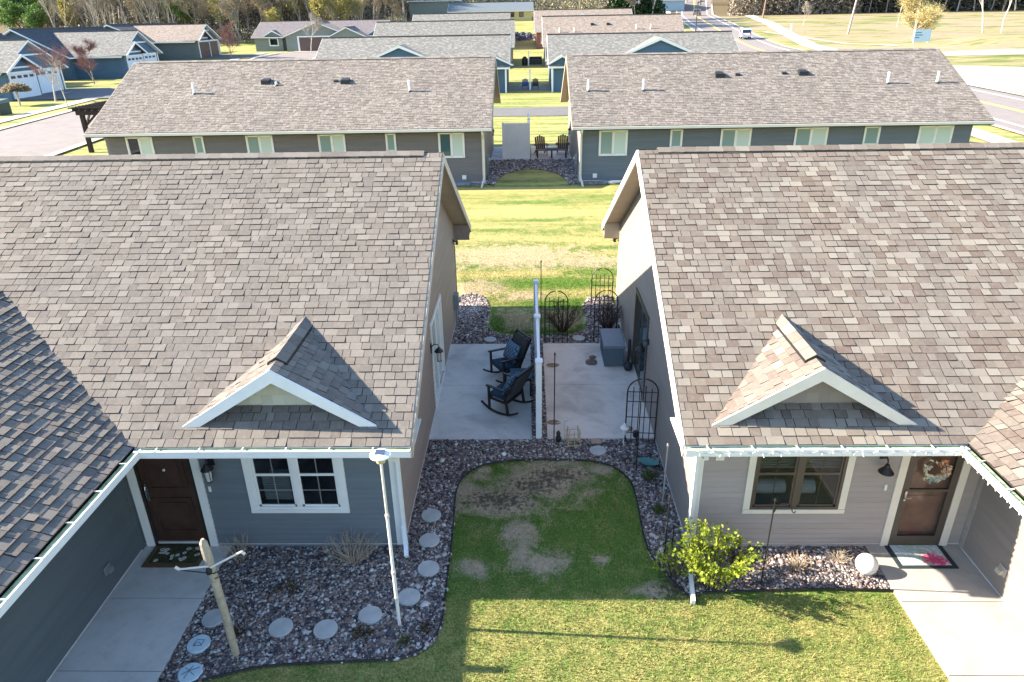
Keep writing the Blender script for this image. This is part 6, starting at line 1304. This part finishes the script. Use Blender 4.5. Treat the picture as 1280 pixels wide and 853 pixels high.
def tree_mesh(seed, h, spread, levels=3, r0=.16, up=.55, lean=0, n_tw=700, tw_len=.9, tw_r=.012, trunk_frac=.3, nb=(4, 6)):
    rn = random.Random(seed); b = MB(); tips = []
    def br(p, d, L, r, lv):
        pts = [p]; q = p.copy(); k = 4 if lv < 2 else 3; dd = d.copy()
        for i in range(k): dd = (dd + Vector((rn.gauss(0, .10), rn.gauss(0, .10), rn.gauss(.03, .05)))).normalized(); q = q + dd * (L / k); pts.append(q.copy())
        b.tube(pts, [r * (1 - .72 * i / k) for i in range(k + 1)], 6 if lv == 0 else 4 if lv == 1 else 3, cap=False)
        if lv >= levels: tips.append((pts, r)); return
        n = rn.randint(*nb)
        for i in range(n):
            t = (trunk_frac if lv == 0 else .25) + (1 - (trunk_frac if lv == 0 else .25)) * (i + rn.random()) / n; j = min(int(t * k), k - 1); s = pts[j].lerp(pts[j + 1], t * k - j); a = rn.uniform(0, 6.283) + i * 2.4
            side = Vector((math.cos(a), math.sin(a), 0)); nd = (dd * up + side * spread + Vector((0, 0, .25 * up))).normalized(); br(s, nd, L * rn.uniform(.45, .65) * (1.15 - .5 * t), r * (1 - .7 * t) * .6, lv + 1)
        tips.append((pts[-2:], r * .3))
    br(Vector((0, 0, -.2)), Vector((lean, 0, 1)).normalized(), h, r0, 0); rr = np.random.default_rng(seed); P0 = []; P1 = []
    for i in range(n_tw):
        pts, r = tips[rr.integers(len(tips))]; j = rr.integers(len(pts) - 1); t = rr.random(); p = np.array(pts[j].lerp(pts[j + 1], t)); d = np.array(pts[-1] - pts[0]); d = d / (np.linalg.norm(d) + 1e-9) + rr.normal(size=3) * .55 + np.array([0, 0, .25]); d /= np.linalg.norm(d); P0.append(p); P1.append(p + d * tw_len * rr.uniform(.4, 1.2))
    return b, np.array(P0), np.array(P1)
def plant(name, label, cat, loc, mesh, bark, twigm, leafm=None, leaf_n=0, leaf_s=.1, tw_r=.012, group=None, seed=1, jitter=.1, parts=('trunk', 'crown')):
    b, P0, P1 = mesh; t = thing(name, label, cat, loc, 0, group, False); b.build(parts[0], bark, t)
    V, F = twigs(P0, P1, tw_r); mats_ = [twigm]; n3 = len(F)
    if leafm and leaf_n:
        g = np.random.default_rng(seed); k = g.integers(0, len(P0), leaf_n); q = g.random(leaf_n)[:, None]; LP = P0[k] * (1 - q) + P1[k] * q + g.normal(size=(leaf_n, 3)) * jitter
        LV, LF, LR = leaves(LP, leaf_s, seed); T1 = LF[:, [0, 1, 2]]; T2 = LF[:, [0, 2, 3]]; F = np.concatenate([F, T1 + len(V), T2 + len(V)]); V = np.concatenate([V, LV]); rnd = np.concatenate([np.full(n3, .5), LR, LR]); mats_.append(leafm)
    else: rnd = rng.random(len(F))
    o = np_mesh(parts[1], V, F, mats_, rnd)
    if len(mats_) > 1: mi = np.zeros(len(F), np.int32); mi[n3:] = 1; o.data.polygons.foreach_set('material_index', mi)
    o.parent = t; return t
M_bark = mat('grey bark', (.24, .20, .165), .9, .2, .3, 8); M_barkp = mat('pale bark', (.44, .39, .34), .85, .2, .2, 6); M_barkd = mat('dark bark', (.07, .055, .045), .9, .2, .3, 6)
M_twb = mat('brown twigs', (.30, .25, .19), .9, .1); M_twp = mat('pale twigs', (.50, .44, .37), .9, .1); M_twr = mat('reddish twigs', (.34, .20, .18), .9, .1); M_twy = mat('yellow willow twigs', (.58, .49, .25), .8, .1)
L_lime = leafmat('lime spring leaves', [(.24, .30, .02), (.32, .37, .03), (.17, .24, .02), (.40, .42, .06), (.11, .17, .015), (.27, .34, .03)], .4)
L_yel = leafmat('yellow buds', [(.42, .34, .08), (.34, .32, .08), (.50, .42, .14), (.26, .26, .07)]); L_gold = leafmat('golden buds', [(.62, .54, .26), (.56, .48, .20), (.68, .60, .33)], .35)
L_tan = leafmat('tan dry leaves', [(.32, .26, .17), (.26, .21, .14), (.38, .32, .22)]); L_dk = leafmat('dark evergreen needles', [(.015, .04, .012), (.025, .055, .015), (.03, .07, .02)], .1); L_gr = leafmat('fresh green leaves', [(.06, .14, .02), (.09, .18, .03), (.12, .20, .05)])

# lime bush at the right house corner
def bush_mesh(seed, h, rad, stems, r=.008, n_tw=260, tl=.16, droop=0.0):
    rn = random.Random(seed); b = MB(); P0 = []; P1 = []
    for i in range(stems):
        a = rn.uniform(0, 6.283); k = math.sqrt(rn.random()) ; e = Vector((rad * k * math.cos(a), rad * k * math.sin(a), h * rn.uniform(.65, 1) * (1 - .35 * k))); s = Vector((.10 * rad * math.cos(a), .10 * rad * math.sin(a), -.02)); m = s.lerp(e, .5) + Vector((rn.gauss(0, .03), rn.gauss(0, .03), .06 * h)); pts = [s, s.lerp(m, .5) + Vector((rn.gauss(0, .012), rn.gauss(0, .012), 0)), m, m.lerp(e, .5) + Vector((rn.gauss(0, .015), rn.gauss(0, .015), .01)), e]; b.tube(pts, [r, r * .8, r * .65, r * .5, r * .3], 4, cap=False)
        for _ in range(max(1, n_tw // stems)):
            j = rn.choice((1, 2, 2, 3, 3, 3)); p = pts[j].lerp(pts[j + 1], rn.random()); d = (e - s).normalized() + Vector((rn.gauss(0, .6), rn.gauss(0, .6), rn.gauss(.1, .4))); P0.append(p[:]); P1.append((p + d.normalized() * tl * rn.uniform(.4, 1.2))[:])
    return b, np.array(P0), np.array(P1)
plant('lime_bush', 'leafy bright lime green bush at the front corner of the right house', 'bush', (2.74, 8.22, .02), bush_mesh(4, 1.22, .62, 30, .009, 330, .15), M_barkd, M_barkd, L_lime, 2300, .055, .003, seed=4, jitter=.03, parts=('stems', 'foliage'))
plant('lime_bush', 'smaller leafy lime green bush leaning over the stone strip beside the downspout', 'bush', (2.22, 8.42, .02), bush_mesh(9, .72, .36, 16, .008, 120, .14), M_barkd, M_barkd, L_lime, 420, .05, .003, seed=9, jitter=.03, parts=('stems', 'foliage'))
def bare_shrub(x, y, h, rad, st, seed, lab, tm=M_twb, z=.02, r=.006, ntw=200, tl=.16):
    return plant('bare_shrub', lab, 'shrub', (x, y, z), bush_mesh(seed, h, rad, st, r, ntw, tl), tm, tm, None, 0, .1, .0045, seed=seed, parts=('stems', 'twigs'))
M_dry = mat('dry tan stems', (.40, .33, .25), .9, .1); M_rw = mat('red brown twigs', (.085, .045, .035), .9, .1)
bare_shrub(-2.85, 8.72, .62, .50, 60, 11, 'bare tan shrub under the left front window', M_dry, ntw=220, tl=.14); bare_shrub(-4.72, 8.80, .55, .38, 26, 12, 'sparse bare tan shrub beside the left doorstep', M_dry, ntw=80, tl=.12)
bare_shrub(.95, 17.9, 1.0, .75, 90, 13, 'dense dark bare bush behind the trellis on the right patio', M_rw, ntw=500, tl=.25); bare_shrub(2.2, 17.95, 1.05, .55, 80, 14, 'dense dark bare bush between the two overlapping trellises', M_rw, ntw=420, tl=.25)
bare_shrub(2.3, 19.3, .5, .4, 30, 24, 'pale pink dried shrub at the back corner of the right house', mat('pale pink stems', (.40, .27, .25), .9), ntw=120)
bare_shrub(4.92, 8.78, .22, .2, 40, 15, 'small dried tan grass clump nearest the white globe', M_dry, ntw=90, tl=.08); bare_shrub(4.25, 8.62, .22, .24, 46, 16, 'small dried tan clump in the middle of the right front bed', mat('pale tan stems', (.42, .33, .22), .9), ntw=120, tl=.1); bare_shrub(3.28, 8.75, .25, .22, 30, 17, 'small dark bare shrub beside the lime bush', M_rw, ntw=90, tl=.1)
bare_shrub(1.92, 11.55, .14, .16, 24, 18, 'tiny brown plant next to the turquoise dish', M_rw, ntw=60, tl=.07)
def tuft(x, y, h, rad, seed, lab, lm, n=240, ls=.035): return plant('perennial_clump', lab, 'plant', (x, y, .02), bush_mesh(seed, h, rad, 18, .003, 60, .06), M_barkd, M_barkd, lm, n, ls, .002, seed=seed, jitter=.02, parts=('stems', 'foliage'))
L_olv = leafmat('olive leaves', [(.06, .09, .02), (.09, .12, .03), (.13, .14, .05)]); L_brd = leafmat('dark brown leaves', [(.05, .035, .02), (.09, .06, .03), (.16, .12, .04)])
tuft(2.24, 10.95, .22, .17, 31, 'larger olive green clump in the right gravel strip', L_olv, 420); tuft(2.24, 10.0, .15, .13, 32, 'smaller olive green clump nearer the camera in the right gravel strip', L_olv, 260)
tuft(-3.77, 8.14, .08, .2, 33, 'low dark withered plant in the middle of the left bed', L_brd, 160); tuft(-4.2, 7.3, .12, .13, 34, 'dark withered clump beside the wooden post', L_brd, 160); tuft(-2.4, 7.26, .12, .14, 35, 'withered yellowish clump below the solar lamp pole stones', L_brd, 180); tuft(-1.78, 7.12, .10, .10, 36, 'small olive clump near the bottom right of the left bed', L_olv, 120); tuft(-1.5, 7.35, .08, .12, 37, 'thin dark clump by the curve of the black edging', L_brd, 90)
tuft(2.6, 33.1, .25, .35, 38, 'small dark shrub by the downspout of the second row right house', L_olv, 200, .08)

# grass blades on the near lawns (same material as the turf, so colour follows it)
def blades(name, label, poly, n, h, w, fade=False):
    P = np.array(poly); lo, hi = P.min(0), P.max(0); x = rng.uniform(lo[0], hi[0], n); y = lo[1] + (hi[1] - lo[1]) * (rng.beta(1.0, 3.0, n) if fade else rng.random(n)); k = inpoly(x, y, [tuple(p) for p in poly]); x, y = x[k], y[k]; n = len(x); a = rng.uniform(0, 6.283, n); hh = h * rng.lognormal(0, .35, n); ln = rng.normal(0, .55, (n, 2)) * hh[:, None]; z = tz(x, y)
    dx = np.cos(a) * w * .5; dy = np.sin(a) * w * .5; V = np.stack([np.stack([x - dx, y - dy, z - .002], 1), np.stack([x + dx, y + dy, z - .002], 1), np.stack([x + ln[:, 0], y + ln[:, 1], z + hh], 1)], 1).reshape(-1, 3); o = np_mesh(name, V, np.arange(3 * n).reshape(-1, 3), M_lawn, np.clip(rng.normal(.5, .8, n), -1, 2)); return tag(o, label, 'grass', kind='stuff')
LAWN_F = [(-4.98, 3.5), (-4.98, 6.34)] + [(x, y - .03) for x, y in EDGE[1:9]] + [(x + .03, y) for x, y in EDGE[9:12]] + [(x, y - .04) for x, y in EDGE[12:18]] + [(x - .03, y) for x, y in EDGE[18:24]] + [(2.6, 8.0), (4.55, 8.1), (5.46, 8.08), (5.46, 3.5)]
blades('grass', 'mown lawn grass between the two near houses', LAWN_F, 210000, .032, .010)
blades('grass', 'mown grass behind the patios', [(-2.0, 20.8), (-1.3, 20.5), (-1.08, 19.5), (-1.1, 18.5), (-.95, 17.95), (-.6, 17.7), (1.2, 17.7), (1.5, 18), (1.6, 18.7), (1.55, 19.6), (1.8, 20.4), (2.7, 20.5), (4.5, 31), (-4.5, 31)], 90000, .030, .013, True)

# ------------------------------------------------------------------ individual trees
plant('small_tree', 'small leafless tree with reddish twigs across the left street', 'tree', (-46.3, 71.5, T(-46.3, 71.5)), tree_mesh(3, 3.9, .75, 3, .09, .75, n_tw=900, trunk_frac=.42), M_barkp, M_twr, None, 0, tw_r=.012)
plant('small_tree', 'bushy red twigged tree against the blue house across the left street', 'tree', (-52.0, 88.5, T(-52, 88.5)), tree_mesh(15, 3.6, .8, 3, .08, .6, n_tw=1200, trunk_frac=.12), M_bark, M_twr, None, 0, tw_r=.02)
plant('small_tree', 'small pinkish tree by the brown garage doors', 'tree', (-46.6, 118.5, T(-46.6, 118.5)), tree_mesh(16, 3.8, .75, 3, .08, .7, n_tw=900, trunk_frac=.15), M_twr, M_twr, None, 0, tw_r=.03)
plant('small_tree', 'young bare tree in front of the sage house garage', 'tree', (-37.6, 131.5, T(-37.6, 131.5)), tree_mesh(8, 4.6, .6, 3, .09, .8, n_tw=700, trunk_frac=.3), M_barkp, M_twp, None, 0, tw_r=.018)
plant('small_tree', 'sparse pale sapling beside the driveway, near the left street', 'tree', (-42.0, 66.5, T(-42, 66.5)), tree_mesh(10, 3.0, .6, 2, .05, .8, n_tw=120, trunk_frac=.3), M_barkp, M_twp, None, 0, tw_r=.014)
# lollipop tree
t = thing('topiary_tree', 'small ball headed weeping tree on a white trunk by the garage doors', 'tree', (-47.9, 68.6, T(-47.9, 68.6)), 0, None, False); b = MB(); b.tube([(0, 0, -.1), (0, 0, 1.3)], .09, 8); b.build('trunk', M_barkp, t)
g_ = np.random.default_rng(3); d_ = g_.normal(size=(2600, 3)); d_ /= np.linalg.norm(d_, axis=1)[:, None]; d_[:, 2] = np.abs(d_[:, 2]) * .9 - .12; P = d_ * np.array([1.05, 1.05, .62]) * g_.uniform(.75, 1.05, (2600, 1)) + np.array([0, 0, 1.35]); V, F, r_ = leaves(P, .22, 3); o = np_mesh('crown', V, F, L_tan, r_); o.parent = t
# golden willow by the field
plant('golden_tree', 'rounded golden yellow budding tree in the right-hand field', 'tree', (67.5, 134, T(67.5, 134)), tree_mesh(21, 6.4, .95, 3, .35, .6, n_tw=6500, tw_len=1.7, trunk_frac=.05, nb=(6, 8)), M_bark, M_twy, L_gold, 3600, .22, .022, seed=5, jitter=.3)
for k, (x, y, h, lab) in enumerate(((88.5, 150, 9.5, 'tall thin pale leafless tree in the right-hand field, left of two'), (91.5, 149, 10.0, 'tall thin pale leafless tree in the right-hand field, right of two'), (79.0, 165, 6.5, 'sparse small bare tree behind the golden tree'), (61.5, 172, 3.5, 'small pale bare shrub tree beside the far field path'))):
    plant('field_tree', lab, 'tree', (x, y, T(x, y)), tree_mesh(40 + k, h, .45, 3, .16 if h > 7 else .08, 1.0, n_tw=380, trunk_frac=.35), M_barkp, M_twp, None, 0, tw_r=.02)
# evergreen behind the fifth row
def evergreen(x, y, h, r, lab, seed, grp=None):
    t = thing('evergreen_tree', lab, 'tree', (x, y, T(x, y)), 0, grp, False); b = MB(); b.tube([(0, 0, -.3), (0, 0, h * .95)], [.28, .05], 7); b.build('trunk', M_barkd, t); g = np.random.default_rng(seed); n = 3600; z = h * (.08 + .92 * g.random(n) ** 1.4); a = g.uniform(0, 6.283, n); rr = r * (1 - z / h) ** .8 * g.uniform(.25, 1.05, n) * (1 + .25 * np.sin(z * 4 + a * 2)); P = np.stack([rr * np.cos(a), rr * np.sin(a), z - rr * .18], 1); V, F, q = leaves(P, .75, seed); o = np_mesh('crown', V, F, L_dk, q); o.parent = t; return t
ev = evergreen(28.5, 178, 9.5, 4.2, 'broad dark evergreen beyond the fifth row right roof', 2); ev2 = evergreen(22.0, 176, 8.5, 3.8, 'dark evergreen left of the broad one beyond the fifth row', 5)
plant('bare_shrub', 'round olive bush beyond the right end of the fifth row roof', 'bush', (22.0, 144, T(22, 144)), bush_mesh(77, 2.0, 2.6, 60, .03, 900, .6), M_bark, M_twb, leafmat('olive buds', [(.15, .14, .06), (.2, .17, .08)]), 2500, .25, .02, seed=8, jitter=.2, parts=('stems', 'foliage'))
# ------------------------------------------------------------------ woods
WV = []
W = -300
def variant(seed, h, spread, bark, twm, lm, ln, ls, name, cat, **k):
    t = plant(name, 'x', cat, (0, 0, 0), tree_mesh(seed, h, spread, 3, k.get('r0', .22), k.get('up', .9), n_tw=int(k.get('ntw', 1100) * 1.7), tw_len=k.get('tl', 1.6), trunk_frac=k.get('tf', .25), nb=k.get('nb', (4, 6))), bark, twm, lm, ln, ls, k.get('twr', .028), seed=seed, jitter=.5); return t
VP = [variant(101, 13, .40, M_barkp, M_twp, None, 0, .3, 'pale_bare_tree', 'tree', ntw=700), variant(102, 15, .35, M_barkp, M_twp, None, 0, .3, 'pale_bare_tree', 'tree', ntw=800), variant(108, 14, .5, M_barkp, M_twb, None, 0, .3, 'pale_bare_tree', 'tree', ntw=900)]
VB = [variant(103, 12, .65, M_bark, M_twb, L_tan, 900, .3, 'brown_bare_tree', 'tree'), variant(104, 10, .75, M_bark, M_twb, L_tan, 1500, .3, 'brown_bare_tree', 'tree')]
VY = [variant(105, 9, .7, M_bark, M_twb, L_yel, 2600, .42, 'budding_tree', 'tree'), variant(106, 11, .6, M_barkp, M_twp, L_yel, 1700, .42, 'budding_tree', 'tree')]
VG = [variant(107, 8, .7, M_barkd, M_twb, L_gr, 3000, .5, 'green_leafing_tree', 'tree')]
used = set(); DENS = 1.0
def put(v, x, y, lab, grp, s=1.0):
    s *= random.uniform(.8, 1.2); sc = (s, s, s * random.uniform(.9, 1.15)); z = T(x, y) - .1; rz = random.uniform(0, 6.283)
    if id(v) not in used: used.add(id(v)); v.location = (x, y, z); v.rotation_euler = (0, 0, rz); v.scale = sc; o = v; o['label'] = lab
    else: o = dup(v, (x, y, z), rz, lab, None, sc)
    o['group'] = grp; return o
def px_x(u, y):                                            # world X of photo column u at distance y (roughly level with the camera)
    return (u - 640 + 21) / 875 * (y * 1.0 * .907 + 1.0) * 1.0
GL = 'bare and budding trees of the wood behind the left houses'; GR_ = 'trees along the far edge of the right-hand field'; GM = 'trees beyond the rear rows of houses'
lab = {0: 'pale trunked leafless tree of the wood on the left slope', 1: 'brown twiggy tree of the wood on the left slope', 2: 'yellow budding tree of the wood on the left slope', 3: 'green leafing tree of the wood on the left slope'}
def pick(u, rn):
    if u < 15: return 3
    if u < 45: return 0 if rn < .5 else 2
    if u < 60: return 2
    if u < 185: return 0 if rn < .8 else 1
    if u < 200: return 3
    if u < 280: return 1 if rn < .6 else 2 if rn < .9 else 0
    if u < 345: return 2 if rn < .7 else 1
    return 1 if rn < .55 else 2 if rn < .8 else 0
VS = [VP, VB, VY, VG]
ZN = ['above the leftmost blue house', 'above the second blue house', 'above the brown garage house', 'above the sage house left end', 'above the sage house right end', 'between the sage house and rear rows']
RN = {157: ', front rank', 166: ', second rank', 176: ', middle rank', 187: ', fourth rank', 200: ', back rank'}
n = 0
for y0, step in ((157, 12), (166, 10), (176, 9.5), (187, 9.5), (200, 10)):
    u = -30
    while u < 470:
        y = y0 + random.uniform(-4, 4); k = pick(u, random.random()); x = px_x(u, y)
        if not (440 < u < 600 and y0 < 175 and False): put(random.choice(VS[k]), x, y, lab[k].replace('of the wood on the left slope', ZN[min(int((u + 30) // 84), 5)] + RN[y0]), GL, (.62, .75, .9, 1.0, 1.1)[(157, 166, 176, 187, 200).index(y0)])
        u += step * random.uniform(.8, 1.3) * (1.2 if k else .72)
for y0 in (176, 190, 208):
    u = 470
    while u < 800:
        y = y0 + random.uniform(-5, 5); k = 1 if random.random() < .6 else 2 if random.random() < .6 else 0; x = px_x(u, y)
        if not (590 < u < 668 and y0 < 180) and not (775 < u): put(random.choice(VS[k]), x, y, {0: 'pale trunked leafless tree beyond the rear rows', 1: 'brown twiggy tree beyond the rear rows', 2: 'yellow budding tree beyond the rear rows'}[k], GM, .6 if y0 < 180 else .85)
        u += random.uniform(14, 26)
for y0 in (232, 244, 258):
    u = 800
    while u < 1330:
        y = y0 + random.uniform(-4, 4); x = px_x(u, y); k = (1 if random.random() < .5 else 0 if random.random() < .5 else 3) if u > 960 else (2 if random.random() < .3 else 0 if random.random() < .5 else 1)
        if u > 868 or y0 > 250: put(random.choice(VS[k]), x, y, {0: 'pale trunked leafless tree at the far field edge', 1: 'brown twiggy tree at the far field edge', 2: 'yellow budding tree at the far field edge', 3: 'dark green tree at the far field edge'}[k], GR_, 1.0)
        u += random.uniform(12, 22)
print('trees', len([o for o in COL.objects if o.name.startswith(('pale_bare', 'brown_bare', 'budding', 'green_leaf'))]))
# undergrowth that reads as one mass
def brush(name, label, n, ufun, s, lm, hmax):
    P = []
    for _ in range(n): x, y = ufun(); P.append((x, y, T(x, y) + random.random() ** 1.5 * hmax))
    V, F, r = leaves(np.array(P), s, 5); o = np_mesh(name, V, F, lm, r); return tag(o, label, 'undergrowth', kind='stuff')
L_brush = leafmat('brush litter', [(.26, .21, .15), (.32, .27, .20), (.20, .165, .115), (.40, .34, .26), (.22, .22, .09)], .2)
L_brushd = leafmat('dark brush', [(.07, .06, .05), (.11, .095, .075), (.045, .065, .035), (.16, .135, .10)], .1)
L_brushm = leafmat('brown brush', [(.20, .165, .12), (.26, .215, .16), (.15, .125, .09), (.32, .27, .20)], .2)
def uL(): y = random.uniform(153, 225); u = random.uniform(-40, 790); return px_x(u, y) if u < 470 or y > 176 else px_x(random.uniform(-40, 470), y), y
def uR(): y = random.uniform(234, 275); return px_x(random.uniform(1000, 1340), y), y
def uM(): y = random.uniform(228, 275); return px_x(random.uniform(870, 1030), y), y
brush('undergrowth', 'brown twiggy undergrowth of the wood on the left slope', 90000, uL, .42, L_brush, 2.6); brush('undergrowth', 'dark thicket under the trees at the far field edge', 60000, uR, .8, L_brushd, 10)

brush('undergrowth', 'brown brush under the pale trunks at the near end of the field edge', 30000, uM, .8, L_brushm, 9)

# a few blown dry leaves caught among the stones and along the lawn edge
P_ = []
while len(P_) < 420:
    x = random.uniform(-5, 5.5); y = random.uniform(6.4, 12.4)
    if inpoly(np.array([x]), np.array([y]), BED)[0] or inpoly(np.array([x]), np.array([y]), BED_R)[0] or (random.random() < .12 and -1.2 < x < 1.8): P_.append((x, y, .045 if x < 9 else .03))
V, F, r_ = leaves(np.array(P_), .045, 77, flat=0); V[:, 2] = .045 + (V[:, 2] - .045) * .25; tag(np_mesh('leaf_litter', V, F, L_brd, r_), 'scattered dry brown leaves on the stones and lawn edge', 'leaf litter', kind='stuff')
